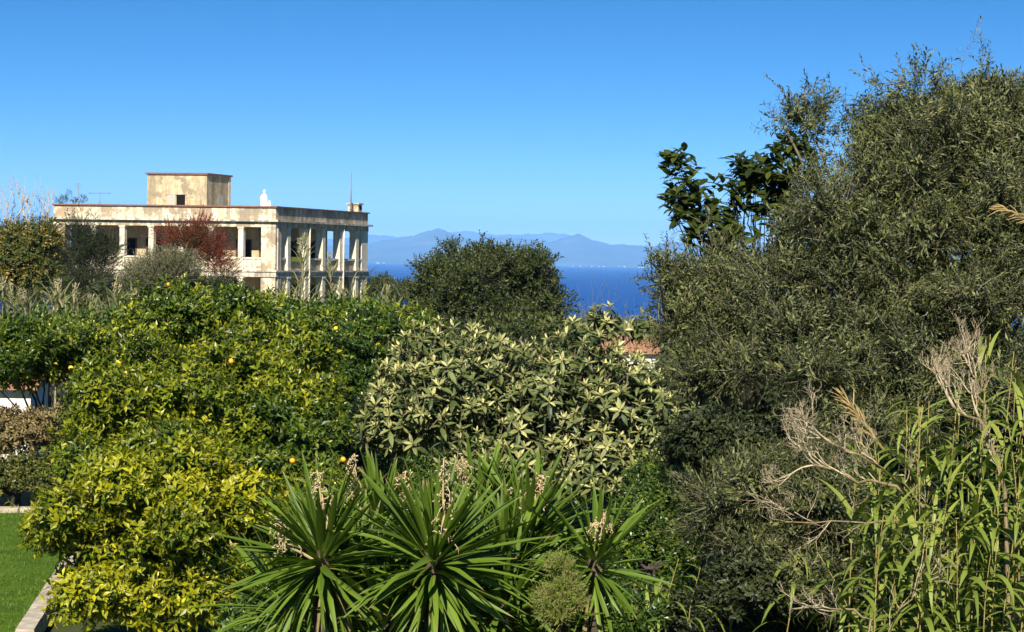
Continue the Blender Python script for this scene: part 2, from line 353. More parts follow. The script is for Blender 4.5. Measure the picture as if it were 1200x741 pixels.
def shoots(g, P, D, length, temps, size=(0.8, 1.1), step=0.12, stem=0.006, bend=0.25):
    """long leafy shoots that leave the crown"""
    for p, d, L in zip(P, D, length):
        n = max(3, int(L / step)); t = np.linspace(0, 1, n)
        side = rng.normal(size=3) * bend * L
        pts = p + d * (t * L)[:, None] + side * (t * t)[:, None]
        V, F = tube(pts, np.linspace(stem, stem * 0.3, n), 3); A = np.zeros((len(V), 3)); A[:, 2] = 1; g.add(V, F, A)
        dd = norm(np.gradient(pts, axis=0) + rng.normal(size=(n, 3)) * L * 0.08)
        R = frames(dd, rand_dir(n)); ti = rng.integers(0, len(temps), n)
        for j, T in enumerate(temps):
            q = ti == j; g.inst(T, pts[q], R[q], rng.uniform(*size, q.sum()), rng.normal(size=q.sum()) * 0.08)
def trunk_mesh(base, targets, r, mat='bark', fork=0.4, amp=0.06, sides=8):
    """one trunk with limbs that rise to the targets"""
    V, F, n = [], [], 0; base = np.asarray(base, float)
    mean = np.mean(targets, axis=0); fk = base + (mean - base) * fork; fk[:2] = base[:2] + (mean[:2] - base[:2]) * fork * 0.6
    for a, b, ra, rb in [(base - (0, 0, 0.15), fk, r, r * 0.72)] + [(fk, np.asarray(t), r * 0.42, r * 0.09) for t in targets]:
        L = np.linalg.norm(b - a); k = max(4, int(L / 0.25)); k = min(k, 14)
        v, f = tube(wiggle(a, b, k, amp * L * 0.5, 0.05 * L), np.linspace(ra, rb, k), sides); V.append(v); F.append(f + n); n += len(v)
    return np_mesh('trunk', np.concatenate(V), np.concatenate(F), mat, smooth=True)
def plant(name, label, cat, base, g, mat, trunk, group=None, part='crown'):
    """thing with trunk and crown"""
    e = empty(name, base); tag(e, label, cat, group)
    if trunk is not None:
        o = obj('trunk', trunk, e); o.location = -Vector(e.location)
    if g is not None:
        o = obj(part, g.mesh(part, mat), e); o.location = -Vector(e.location); tag(o, kind='stuff')
    return e
def ground_z(x, y):
    return 0.0

# ------------------------------------------------------------------ ground, sea, mountains, haze
def terrain():
    xs = np.concatenate([np.linspace(-900, -80, 18), np.linspace(-70, 70, 71), np.linspace(80, 900, 18)])
    ys = np.concatenate([np.linspace(-80, 0, 9), np.linspace(4, 220, 55), np.linspace(240, 1400, 50)])
    X, Y = np.meshgrid(xs, ys)
    s = np.clip((Y - 185) / 900, 0, 1)
    Z = -75 * s ** 0.75 + 0.05 * np.sin(X * 0.7) * np.cos(Y * 0.5) * (np.abs(X) < 70) - 0.06
    Z += np.where(Y > 230, 1.5 * np.sin(X * 0.03 + Y * 0.02), 0)
    V = np.stack([X, Y, Z], -1).reshape(-1, 3); w = len(xs)
    i, j = np.meshgrid(np.arange(len(ys) - 1), np.arange(w - 1), indexing='ij'); a = (i * w + j).ravel()
    o = obj('ground', np_mesh('ground', V, np.stack([a, a + 1, a + w + 1, a + w], 1), 'ground', smooth=True)); tag(o, kind='structure')
terrain()
SEA = -55.0
V = np.array([(-24000, 150, SEA), (24000, 150, SEA), (24000, 52000, SEA), (-24000, 52000, SEA)], float)
tag(obj('sea', np_mesh('sea', V, np.array([(0, 1, 2, 3)]), 'sea')), kind='structure')

def ridge(name, D, prof, depth, seed, base_y):
    """mountain range whose skyline passes through the given photo pixels"""
    r = np.random.default_rng(seed); px = np.array([p[0] for p in prof], float); py = np.array([p[1] for p in prof], float)
    nx, ny = 220, 26; xx = np.linspace(px[0], px[-1], nx); yy = np.interp(xx, px, py)
    yy = yy + sum(a * np.sin(xx * f + r.uniform(0, 6)) for a, f in ((0.8, 0.11), (0.5, 0.27), (0.35, 0.6)))
    top = np.array([at(a, b, D) for a, b in zip(xx, yy)]); H = np.maximum(top[:, 2] - SEA, 8)
    t = np.linspace(0, 1, ny); V = np.zeros((ny, nx, 3))
    for k, tt in enumerate(t):
        u = abs(tt - 0.6) / (0.6 if tt < 0.6 else 0.4); h = (1 - u) ** 1.15
        spur = sum(a * np.sin(top[:, 0] * f + r.uniform(0, 0.5) + tt * 3) for a, f in ((0.22, 0.0016), (0.14, 0.0041)))
        V[k, :, 0] = top[:, 0]; V[k, :, 1] = D + (tt - 0.6) * depth
        V[k, :, 2] = SEA - 4 + (H + 4) * h * (1 + spur * np.sin(math.pi * min(1, u)) )
    a = (np.arange(ny - 1)[:, None] * nx + np.arange(nx - 1)[None]).ravel()
    F = np.stack([a, a + 1, a + nx + 1, a + nx], 1)
    tag(obj(name, np_mesh(name, V.reshape(-1, 3), F, 'mountain', smooth=True)), kind='structure')
ridge('far_mountains', 42000, [(200, 290), (380, 282), (430, 276), (480, 277), (535, 271), (575, 274), (610, 276), (645, 272), (665, 276), (700, 287), (760, 296), (900, 300)], 5000, 3, 0)
ridge('mountains', 30000, [(250, 296), (380, 289), (430, 286), (470, 279), (500, 272), (514, 268), (530, 273), (560, 284), (575, 281), (592, 277), (612, 281), (640, 284), (660, 279), (677, 275), (695, 281), (720, 287), (745, 288), (765, 288), (785, 284), (810, 286), (850, 290), (900, 285), (1000, 290), (1150, 296)], 6500, 4, 0)
g = Geo(); BV = np.array([(x, y, z) for x in (-.5, .5) for y in (-.5, .5) for z in (0, 1)], float)
BF = np.array([(0, 1, 3), (0, 3, 2), (4, 6, 7), (4, 7, 5), (0, 4, 5), (0, 5, 1), (2, 3, 7), (2, 7, 6), (0, 2, 6), (0, 6, 4), (1, 5, 7), (1, 7, 3)])
for i in range(20):
    x = rng.choice([rng.uniform(440, 470), rng.uniform(670, 745), rng.uniform(740, 800), rng.uniform(560, 820)])
    p = at(x, 300, 26050); p[2] = SEA; s = np.array((rng.uniform(9, 20), 12, rng.uniform(6, 10)))
    g.add(BV * s + p, BF, np.zeros((8, 3)))
tag(obj('shore_houses', g.mesh('shore_houses', 'white')), 'white specks of a town along the far shore below the mountains', 'town', kind='stuff')

m, nt, out = new_mat('haze_air')
pv = nt.nodes.new('ShaderNodeVolumePrincipled'); pv.inputs['Color'].default_value = (0.20, 0.48, 1.0, 1)
pv.inputs['Density'].default_value = 3.7e-5; pv.inputs['Anisotropy'].default_value = -0.3
nt.links.new(pv.outputs[0], out.inputs['Volume']); M['haze'] = m
HV = np.array([(x, y, z) for x in (-25000, 25000) for y in (-400, 53000) for z in (-82, 900)], float)
tag(obj('haze', np_mesh('haze', HV, np.array([(0, 1, 3, 2), (4, 6, 7, 5), (0, 4, 5, 1), (2, 3, 7, 6), (0, 2, 6, 4), (1, 5, 7, 3)]), 'haze')), kind='stuff')

# ------------------------------------------------------------------ the villa
B0 = at(322.5, 300, 165.0); B0[2] = 0
UX = np.array((-268 / FPX * 165, 0.015 * 165)); LU = np.linalg.norm(UX); UX /= LU        # along the lit front, to the left
VX = np.array((89.3 / FPX * 165, 0.11 * 165)); LV = np.linalg.norm(VX); VX /= LV          # along the shaded side, away
def bpt(u, v, z):
    return (B0[0] + UX[0] * u + VX[0] * v, B0[1] + UX[1] * u + VX[1] * v, z)
villa = empty('villa', B0)
tag(villa, 'abandoned cream two-storey villa with columned verandas and flat roof', 'building')
def bbox(name, u0, u1, v0, v1, z0, z1, mat, parent=villa, taper=0.0):
    V = np.array([bpt(u, v, z) for z, q in ((z0, 0), (z1, taper)) for u, v in ((u0 + q, v0 + q), (u1 - q, v0 + q), (u1 - q, v1 - q), (u0 + q, v1 - q))]) - B0
    F = np.array([(0, 3, 2, 1), (4, 5, 6, 7), (0, 1, 5, 4), (1, 2, 6, 5), (2, 3, 7, 6), (3, 0, 4, 7)])
    me = np_mesh(name, V, F, mat); import bmesh
    bm = bmesh.new(); bm.from_mesh(me); bmesh.ops.recalc_face_normals(bm, faces=bm.faces); bm.to_mesh(me); bm.free()
    o = obj(name, me, parent)
    return o
ZS, ZB, ZC, ZP = 3.96, 7.30, 7.82, 8.82     # veranda floor, beam, cornice, parapet top
PV = 0.9
# core block behind the verandas
VU, VV = 2.3, 2.3; VEND = LV - 3.1
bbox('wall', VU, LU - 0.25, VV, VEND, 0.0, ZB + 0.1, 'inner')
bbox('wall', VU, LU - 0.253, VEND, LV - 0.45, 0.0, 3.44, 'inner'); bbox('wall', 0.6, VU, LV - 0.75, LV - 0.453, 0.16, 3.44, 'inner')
# veranda floor, roof slab, ground plinth
fl = bbox('veranda_floor', -0.12, LU + 0.1, -0.12, LV + 0.1, 3.44, ZS, 'slab')
bbox('slab_lip', -0.2, LU + 0.18, -0.2, LV + 0.18, 3.83, 3.963, 'slab')
bbox('plinth', -0.3, LU + 0.3, -0.3, LV + 0.3, -0.3, 0.16, 'slab')
# entablature: beam on each side, cornice, parapet walls, coping
bbox('beam', -0.05, LU + 0.05, -0.05, 0.36, ZB, ZC - 0.1, 'stucco'); bbox('beam', -0.048, 0.36, 0.363, LV - 0.363, ZB, ZC - 0.103, 'slab')
bbox('beam', -0.05, LU + 0.05, LV - 0.36, LV + 0.05, ZB, ZC - 0.1, 'stucco')
bbox('veranda_ceiling', 0.362, LU, 0.364, LV - 0.364, ZB + 0.22, ZC - 0.12, 'slab')
bbox('cornice', -0.34, LU + 0.34, -0.34, LV + 0.34, ZC - 0.1, ZC + 0.06, 'slab')
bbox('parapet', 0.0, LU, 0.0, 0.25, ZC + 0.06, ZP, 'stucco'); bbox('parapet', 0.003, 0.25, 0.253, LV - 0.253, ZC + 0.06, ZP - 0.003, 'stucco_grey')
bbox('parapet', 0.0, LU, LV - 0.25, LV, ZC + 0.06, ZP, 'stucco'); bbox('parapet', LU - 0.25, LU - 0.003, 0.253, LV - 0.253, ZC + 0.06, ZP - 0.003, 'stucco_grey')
bbox('coping', -0.14, LU + 0.14, -0.14, 0.36, ZP, ZP + 0.11, 'coping'); bbox('coping', -0.137, 0.36, 0.363, LV + 0.1, ZP + 0.002, ZP + 0.108, 'coping')
bbox('roof', 0.25, LU - 0.25, 0.25, LV - 0.25, ZC + 0.061, ZC + 0.3, 'slab')
# piers
def pier(u0, u1, v0, v1, mat='stucco'):
    bbox('pier', u0, u1, v0, v1, 0.16, 3.44, mat); bbox('pier', u0, u1, v0, v1, ZS, ZB, mat)
pier(-0.02, 1.12, -0.02, 0.95); pier(LU - 0.95, LU + 0.02, -0.02, 0.8); pier(-0.02, 0.6, LV - 1.35, LV + 0.02, 'column')
# corner pier dark weathered pilaster on the side
bbox('pilaster', -0.09, 0.0, 0.30, 0.93, 0.17, 3.43, 'slab'); bbox('pilaster', -0.09, 0.0, 0.30, 0.93, ZS + 0.005, ZB - 0.005, 'slab')
def column(u, v, s=0.21):
    for z0, z1 in ((0.16, 3.44), (ZS, ZB)):
        c = bbox('column', u - s, u + s, v - s, v + s, z0 + 0.16, z1 - 0.13, 'column', taper=0.012)
        bbox('capital', u - s - 0.04, u + s + 0.04, v - s - 0.04, v + s + 0.04, z1 - 0.13, z1 - 0.001, 'column')
        bbox('column_base', u - s - 0.05, u + s + 0.05, v - s - 0.05, v + s + 0.05, z0 + 0.001, z0 + 0.16, 'column')
def u_of(px):   # photo x on the front face -> u
    lo, hi = 0.0, LU
    for _ in range(40):
        mid = (lo + hi) / 2; q = bpt(mid, 0, 7); x = 600 + FPX * (q[0] / (q[1])) 
        if x > px: lo = mid
        else: hi = mid
    return (lo + hi) / 2
def v_of(px):
    lo, hi = 0.0, LV
    for _ in range(40):
        mid = (lo + hi) / 2; q = bpt(0, mid, 7); x = 600 + FPX * (q[0] / (q[1]))
        if x < px: lo = mid
        else: hi = mid
    return (lo + hi) / 2
front = [u_of(x) for x in (281, 246, 211, 176, 142, 108)]
for u in front: column(u, 0.18)
side = [v_of(x) for x in (336.5, 357.5, 377.5, 397.5, 416.5)]
for v in side: column(0.2, v, 0.30)
for u in (2.6, 5.2, 7.8, 10.4, 13.0, 15.6): column(u, LV - 0.2, 0.2)
# drainpipes in front of two side columns
for v in (side[1], side[3]):
    p0 = np.array(bpt(-0.19, v + 0.28, 0.2)) - B0; p1 = np.array(bpt(-0.19, v + 0.28, ZC - 0.12)) - B0
    Vt, Ft = tube(np.linspace(p0, p1, 6), np.full(6, 0.075), 8); obj('drainpipe', np_mesh('drainpipe', Vt, Ft, 'column', smooth=True), villa)
# balustrades: a panel and a rail cap in each bay
fe = [1.12] + front + [LU - 0.95]
for a, b in zip(fe[:-1], fe[1:]):
    a2 = a + (0.22 if a in front else 0.0); b2 = b - (0.22 if b in front else 0.0)
    bbox('balustrade_panel', a2, b2, 0.06, 0.18, ZS + 0.14, ZS + 0.82, 'stucco'); bbox('handrail', a2, b2, 0.0, 0.26, ZS + 0.86, ZS + 0.99, 'column')
    bbox('kick_rail', a2, b2, 0.04, 0.2, ZS + 0.001, ZS + 0.14, 'column')
    for q in (0.33, 0.67): bbox('baluster', a2 + (b2 - a2) * q - 0.05, a2 + (b2 - a2) * q + 0.05, 0.07, 0.17, ZS + 0.82, ZS + 0.86, 'column')
se = [0.95] + side + [LV - 1.35]
for i, (a, b) in enumerate(zip(se[:-1], se[1:])):
    a2 = a + (0.25 if a in side else 0.0); b2 = b - (0.25 if b in side else 0.0)
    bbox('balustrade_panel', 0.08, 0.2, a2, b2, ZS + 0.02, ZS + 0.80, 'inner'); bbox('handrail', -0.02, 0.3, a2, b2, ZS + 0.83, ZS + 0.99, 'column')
    for q in (0.15, 0.5, 0.85): bbox('baluster', 0.1, 0.18, a2 + (b2 - a2) * q - 0.06, a2 + (b2 - a2) * q + 0.06, ZS + 0.80, ZS + 0.83, 'column')
strip = bbox('handrail_strip', -0.05, 0.34, se[1] + 0.28, se[2] - 0.3, ZS + 0.7, ZS + 1.06, 'yellow_green'); tag(strip, 'yellow-green strip over the side handrail')  # flat yellow-green box laid over one stretch of handrail
# doors in the core walls
def door_front(px, w, h, z=ZS, px_is_u=False, mat='dark'):
    u = px if px_is_u else u_of(px)
    d = bbox('door', u - w / 2, u + w / 2, VV - 0.03, VV - 0.003, z + 0.003, z + h, mat)
    for q in (-1, 1): bbox('frame', u + q * (w / 2 + 0.05) - 0.05, u + q * (w / 2 + 0.05) + 0.05, VV - 0.07, VV - 0.001, z + 0.003, z + h + 0.1, 'frame', d)
    bbox('lintel', u - w / 2, u + w / 2, VV - 0.068, VV - 0.002, z + h, z + h + 0.1, 'frame', d)
for px in (270, 236, 201, 163, 134, 100): door_front(px, 1.05, 2.3)
for px in (262, 200, 140): door_front(px, 1.6, 2.4, 0.17)
def door_side(v, w, h, z):
    d = bbox('door', VU - 0.03, VU - 0.003, v - w / 2, v + w / 2, z + 0.003, z + h, 'dark')
    for q in (-1, 1): bbox('frame', VU - 0.07, VU - 0.001, v + q * (w / 2 + 0.05) - 0.05, v + q * (w / 2 + 0.05) + 0.05, z + 0.003, z + h + 0.1, 'frame', d)
    bbox('shutter', VU - 0.10, VU - 0.05, v + w / 2 + 0.12, v + w / 2 + 0.7, z + 0.01, z + h, 'greywood', d)
for v in (4.6, 8.6, 12.4): door_side(v, 1.5, 2.35, ZS); door_side(v, 1.9, 2.6, 0.17)
# stair tower on the roof
tc = at(242.5, 203.4, 168.0); tu = at(171.5, 202.4, 168.7)
M2 = np.linalg.inv(np.array([[UX[0], VX[0]], [UX[1], VX[1]]])); a = M2 @ (tc[:2] - B0[:2]); TU, TV = a
TW, TD, TZ = 4.85, 4.3, 11.38
tower = bbox('stair_tower', TU, TU + TW, TV, TV + TD, ZC + 0.301, TZ, 'tower_stucco'); tag(tower, 'stained square stair tower rising from the flat roof')
bbox('coping', TU - 0.12, TU + TW + 0.12, TV - 0.12, TV + TD + 0.12, TZ, TZ + 0.14, 'coping', tower)
w = bbox('window', TU + 1.75, TU + 2.45, TV - 0.015, TV - 0.002, 8.95, 9.8, 'dark', tower)
bbox('shutter', TU + 2.5, TU + 3.2, TV - 0.06, TV - 0.004, 8.95, 9.8, 'greywood', tower)
bbox('window_lintel', TU + 1.6, TU + 3.3, TV - 0.08, TV - 0.004, 9.8, 9.9, 'slab', tower)
bbox('window', TU - 0.015, TU - 0.002, TV + 2.0, TV + 3.0, 8.95, 9.85, 'greywood', tower)
bbox('corner_pilaster', TU - 0.03, TU - 0.002, TV + 3.9, TV + TD - 0.01, ZC + 0.31, TZ - 0.01, 'stucco', tower)
ch = bbox('chimney', 0.25, 1.15, LV - 1.6, LV - 0.7, ZC + 0.301, ZP + 0.75, 'stucco')
bbox('chimney_cap', 0.15, 1.25, LV - 1.7, LV - 0.6, ZP + 0.75, ZP + 0.87, 'slab', ch)
bbox('flue_opening', 0.235, 0.249, LV - 1.35, LV - 0.95, ZP + 0.32, ZP + 0.6, 'dark', ch)
o = bbox('flaked_patch', 1.2, 1.75, -0.06, -0.051, ZB + 0.05, ZB + 0.32, 'coping'); bpy.data.objects.remove(o)

# things on the roof
def pole(name, label, cat, p, parts, mat='metal'):
    e = empty(name, p); tag(e, label, cat)
    for nm, pts, r in parts:
        V, F = tube(np.array(pts, float), np.full(len(pts), r) if np.isscalar(r) else r, 6); obj(nm, np_mesh(nm, V, F, mat, smooth=True), e)
    return e
p = bpt(0.6, LV - 2.3, ZC + 0.3); pole('lightning_rod', 'tall thin dark mast standing beside the roof chimney', 'mast', p, [('mast', [(0, 0, 0), (0, 0, 2.0), (0, 0, 4.1)], [0.09, 0.07, 0.045]), ('mast_clamp', [(-0.16, 0, 1.0), (0.16, 0, 1.0)], 0.05)])
ua = M2 @ (at(117, 240, 169.5)[:2] - B0[:2]); p = bpt(ua[0], ua[1], ZC + 0.3)
pole('television_antenna', 'thin aerial with one long horizontal boom above the roof edge', 'antenna', p, [('mast', [(0, 0, 0), (0, 0, 1.8)], 0.03), ('boom', [(-0.9, 0, 1.72), (0.9, 0, 1.76)], 0.022)] + [('element', [(x, -0.35, 1.74), (x, 0.35, 1.74)], 0.012) for x in (-0.8, -0.5, -0.2, 0.1, 0.4, 0.7)] + [('guy_wire', [(0, 0, 1.2), (-0.45, 0, 0)], 0.012)])
ua = M2 @ (at(92, 240, 169.5)[:2] - B0[:2]); p = bpt(ua[0], ua[1], ZC + 0.3)
pole('television_antenna', 'thin upright aerial rising behind the potted roof plants', 'antenna', p, [('mast', [(0, 0, 0), (0.03, 0, 1.4), (-0.05, 0, 2.5)], 0.03)] + [('element', [(-0.22, 0, z), (0.16, 0, z + 0.1)], 0.014) for z in (2.1, 2.25, 2.4)])
# white statue
ua = M2 @ (at(309.5, 240, 166.2)[:2] - B0[:2]); p = np.array(bpt(ua[0], ua[1], ZC + 0.3)); st = empty('statue', p)
tag(st, 'small white draped statue standing on the villa roof edge', 'statue')
def drape(prof, cx, sides=24, amp=0.035):
    """lathed figure with drapery folds; prof = (height, half width, half depth, sideways shift)"""
    V, F = [], []
    for k, (z, rx, ry, dx) in enumerate(prof):
        for j in range(sides):
            a = 2 * math.pi * j / sides; f = 1 + amp * math.cos(7 * a + z * 2.0) * (1 if z < prof[-5][0] else 0.3)
            V.append((cx + dx + rx * f * math.cos(a), ry * f * math.sin(a), z))
    for k in range(len(prof) - 1):
        for j in range(sides):
            q, r_ = k * sides + j, k * sides + (j + 1) % sides; F += [(q, r_, r_ + sides), (q, r_ + sides, q + sides)]
    n_ = len(V); V.append((cx + prof[-1][3], 0, prof[-1][0] + 0.01)); b_ = (len(prof) - 1) * sides
    F += [(b_ + j, b_ + (j + 1) % sides, n_) for j in range(sides)]
    return np.array(V), np.array(F)
V, F = tube([(0, 0, 0), (0, 0, 0.7), (0, 0, 0.705), (0, 0, 0.8)], [0.34, 0.34, 0.40, 0.40], 4); obj('pedestal', np_mesh('pedestal', V, F, 'white'), st)
V, F = drape([(0.80, .27, .22, 0), (0.95, .28, .22, 0), (1.15, .29, .22, -.01), (1.35, .30, .22, -.02), (1.50, .29, .20, -.02), (1.62, .25, .17, -.01), (1.72, .17, .13, 0), (1.77, .10, .09, .01), (1.83, .09, .10, .01), (1.90, .105, .12, .015), (1.98, .10, .115, .015), (2.05, .06, .07, .01), (2.12, .02, .02, .01)], 0)
obj('figure', np_mesh('figure', V, F, 'white', smooth=True), st)
V, F = drape([(0.4, .14, .13, 0), (0.8, .13, .12, 0), (1.0, .12, .11, 0), (1.1, .09, .09, 0), (1.15, .05, .05, 0), (1.19, .07, .07, 0), (1.25, .07, .07, 0), (1.29, .03, .03, 0)], 0.42)
obj('side_figure', np_mesh('side_figure', V, F, 'white', smooth=True), st)

# ------------------------------------------------------------------ leaf and twig templates
T_olive = [twig(11, 0.32, 0.098, 0.024, 50, 1, 0.3, 0.2, 0.0035, rng.uniform(-0.3, 0.5), whorl=True, tsd=0.26) for _ in range(8)]  # wide tone spread between leaves imitates highlights and shadow
T_cit = [twig(9, 0.20, 0.090, 0.040, 58, 2, 0.25, 0.35, 0.003, rng.uniform(-0.2, 0.3), tsd=0.24) for _ in range(8)]  # wide leaf tone spread again paints in highlight and shade contrast
T_cits = [twig(8, 0.18, 0.095, 0.042, 55, 1, 0.2, 0.35, 0.003, rng.uniform(-0.2, 0.3), tsd=0.24) for _ in range(6)]
T_round = [twig(10, 0.55, 0.17, 0.075, 50, 1, 0.15, 0.3, 0.006, rng.uniform(-0.2, 0.3)) for _ in range(6)]
T_fine = [twig(14, 0.8, 0.16, 0.04, 32, 1, 0.1, 0.2, 0.006, rng.uniform(-0.1, 0.2)) for _ in range(5)]
T_dark = [twig(9, 0.5, 0.22, 0.10, 55, 1, 0.2, 0.3, 0.006, rng.uniform(-0.2, 0.3)) for _ in range(5)]
def rosette(n=11, L=0.225, W=0.068):
    g = Geo(); ph0 = rng.uniform(0, 6); yg = rng.choice([0.5, 0.85, 1.0, 1.0])
    for i in range(n):
        q = i / (n - 1); th = math.radians(14 + 92 * q + rng.normal() * 7); ph = ph0 + 2.4 * i
        d = np.array((math.sin(th) * math.cos(ph), math.sin(th) * math.sin(ph), math.cos(th))); o_ = np.array((math.cos(ph), math.sin(ph), 0))
        s = (0.62 + 0.5 * q) * rng.uniform(0.85, 1.15)
        V, F = leaf_shape(L * s, W * s, 3, 0.12 + 0.25 * q, 0.22); V = V @ frames(d[None], (-math.cos(th) * o_ + math.sin(th) * np.array((0, 0, 1.)))[None])[0].T
        V[:, 2] += 0.06 * (1 - q)
        A = np.zeros((len(V), 3)); A[:, 0] = 0.5 + rng.normal() * 0.18; A[:, 1] = max(0, 1 - 1.1 * q) * rng.uniform(0.7, 1.0) * yg; g.add(V, F, A)
    V, F = tube([(0, 0, -0.22), (0.005, 0, -0.1), (0, 0, 0.03)], [0.009, 0.008, 0.006], 4); A = np.zeros((len(V), 3)); A[:, 2] = 1; g.add(V, F, A)
    return g.arrays()
def yup(T):      # rosette axis Z -> Y for the crown instancer
    V, F, A = T; return np.stack([V[:, 0], V[:, 2], -V[:, 1]], 1), F, A
ROS = [rosette(int(rng.integers(8, 14))) for _ in range(8)]

# ------------------------------------------------------------------ lawn and kerbs
p = [at(-60, 760, 27.0), at(42, 760, 27.0), at(80, 610, 41), at(-60, 608, 41)]
x0, x1 = -8.5, -5.6
V = np.array([(-9.2, 26, 0.03), (-6.05, 26, 0.03), (-8.0, 41, 0.03), (-14, 41, 0.03)], float)
lawn = tag(obj('lawn', np_mesh('lawn', V, np.array([(0, 1, 2, 3)]), 'lawn')), kind='structure')
g = Geo(); n = 26000; yy = rng.uniform(26, 41, n); t = (yy - 26) / 15
xx = (-9.2 - 4.8 * t) + rng.random(n) * ((-6.05 - 1.95 * t) - (-9.2 - 4.8 * t))
Vb, Fb = leaf_shape(0.075, 0.008, 1, 0.3, 0.1); Ab = np.zeros((len(Vb), 3)); Ab[:, 0] = 0.5
g.inst((Vb, Fb, Ab), np.stack([xx, yy, np.full(n, 0.03)], 1), frames(norm(np.array((0, 0, 1.)) + rng.normal(size=(n, 3)) * 0.4), rand_dir(n)), rng.uniform(0.6, 1.3, n), rng.normal(size=n) * 0.2)
tag(obj('grass', g.mesh('grass', 'grass')), 'short bright green lawn grass beside the pale kerb', 'grass', kind='stuff')
def kerb(a, b, n, w, h, label):
    e = empty('garden_kerb', a); tag(e, label, 'kerb'); a, b = np.array(a, float), np.array(b, float); d = (b - a) / n; L = np.linalg.norm(d); t = d / L; s = np.array((-t[1], t[0], 0))
    for i in range(n):
        ww, hh = w * rng.uniform(0.94, 1.05), h * rng.uniform(0.92, 1.06); q0, q1 = d * i + t * 0.01, d * (i + 1) - t * 0.01
        V = np.array([q + s * k * ww / 2 * (1 if z < 1 else 0.93) + np.array((0, 0, hh * z - 0.05)) for z in (0, 1) for q, k in ((q0, -1), (q1, -1), (q1, 1), (q0, 1))])
        obj('stone', np_mesh('stone', V, np.array([(0, 3, 2, 1), (4, 5, 6, 7), (0, 1, 5, 4), (1, 2, 6, 5), (2, 3, 7, 6), (3, 0, 4, 7)]), 'kerb'), e)
kerb((-6.05, 26.2, 0), (-7.0, 34.2, 0), 9, 0.26, 0.24, 'low pale stone kerb running up beside the lawn')
kerb((-10.5, 40.7, 0), (-8.3, 41.0, 0), 4, 0.26, 0.17, 'low pale stone kerb across the far end of the lawn')

# ------------------------------------------------------------------ citrus trees
def fruit_mesh(r, mat):
    import bmesh
    bm = bmesh.new(); bmesh.ops.create_icosphere(bm, subdivisions=2, radius=r)
    for v in bm.verts: v.co.z *= 1.12
    me = bpy.data.meshes.new('fruit'); bm.to_mesh(me); bm.free(); me.materials.append(M[mat])
    for q in me.polygons: q.use_smooth = True
    return me
FR = {'orange': fruit_mesh(0.038, 'orange'), 'lemon': fruit_mesh(0.037, 'lemon')}
def citrus(label, lobes, mat, n_clump, per, rc=0.24, temps=None, fruits=(), base=None, size=(0.85, 1.25), nshoot=40, bough=0.46, **kw):
    g = Geo(); temps = temps or T_cit; P, N = crown(g, lobes, temps, int(n_clump * 1.35), rc * 0.66, per * 0.62, (size[0] * 1.1, size[1] * 1.2), bough=bough, fill=0.06, gaps=1.45, **kw)
    C, Rr = pick_lobes(lobes); b = C.mean(0); b[2] = 0
    i = rng.choice(len(P), nshoot); shoots(g, P[i], norm(N[i] + np.array((0, 0, 0.8))), rng.uniform(0.15, 0.4, nshoot), temps[:4], step=0.13)
    tg = list(C * 0.85 + np.array([b[0], b[1], C[:, 2].mean()]) * 0.15) + [P[j] * 0.92 + b * 0.08 for j in rng.choice(len(P), 10)]
    e = plant('citrus_tree', label, 'tree', b, g, mat, trunk_mesh(b, tg, 0.09), 'citrus trees of the orchard')
    for kind, num in fruits:
        f = np.where((N[:, 1] < -0.25) & (N[:, 2] < 0.8))[0]
        for j in rng.choice(f, num):
            q = P[j] + N[j] * (rc * 0.6 + 0.17) * rng.uniform(0.65, 1.0) + rng.normal(size=3) * 0.05
            o = obj('fruit', FR[kind], e); o.location = Vector(q) - e.location; o.rotation_euler = (rng.uniform(0, 3), rng.uniform(0, 3), 0)
    return e
citrus('bushy yellow-leaved citrus tree beside the lawn kerb', [(180, 640, 26, 122, 112, 1.4), (112, 612, 26.3, 64, 78, 0.9), (250, 585, 26.4, 70, 70, 0.9), (135, 700, 25.8, 72, 70, 1.0), (240, 700, 25.8, 75, 75, 1.0), (150, 560, 26.6, 65, 55, 0.9), (220, 545, 27, 60, 45, 0.8)], 'citrus_yellow', 900, 13, 0.21, low=-0.8, young=(0.95, 0.14))
citrus('yellow-green citrus tree rising behind the yellow-leaved bush', [(215, 500, 31, 130, 85, 1.6), (120, 505, 30.8, 62, 75, 1.1), (310, 490, 31.2, 80, 75, 1.2), (180, 445, 31.3, 75, 50, 1.1), (280, 440, 31.5, 75, 55, 1.1)], 'citrus', 800, 11, 0.26, young=(0.95, 0.18), fruits=(('orange', 7), ('lemon', 22)))
citrus('tall light green citrus tree in front of the red creeper', [(265, 410, 38, 115, 65, 1.7), (210, 395, 38, 65, 42, 1.1), (290, 388, 38.3, 60, 26, 1.1), (225, 364, 38.2, 65, 26, 1.0), (345, 415, 38, 60, 42, 1.1), (180, 378, 38, 40, 22, .9)], 'citrus_green', 720, 10, 0.28, T_cits, (('orange', 6), ('lemon', 16)), size=(0.95, 1.3))
citrus('green citrus tree above the small white wall', [(60, 425, 43, 72, 42, 1.5), (10, 430, 43, 50, 38, 1.2), (110, 415, 43, 50, 36, 1.2), (50, 404, 43, 50, 22, 1.0)], 'citrus_green', 420, 10, 0.30, T_cits, (('lemon', 8),), size=(1.0, 1.4))
citrus('dark citrus tree hung with lemons beside the loquat', [(385, 480, 42.5, 55, 70, 1.4), (370, 430, 43, 60, 50, 1.2), (430, 420, 43.5, 50, 44, 1.2), (395, 545, 41.5, 45, 50, 1.1), (440, 385, 44, 40, 22, 1.0)], 'citrus_dark', 620, 10, 0.26, T_cits, (('lemon', 26), ('orange', 3)), size=(0.95, 1.3))
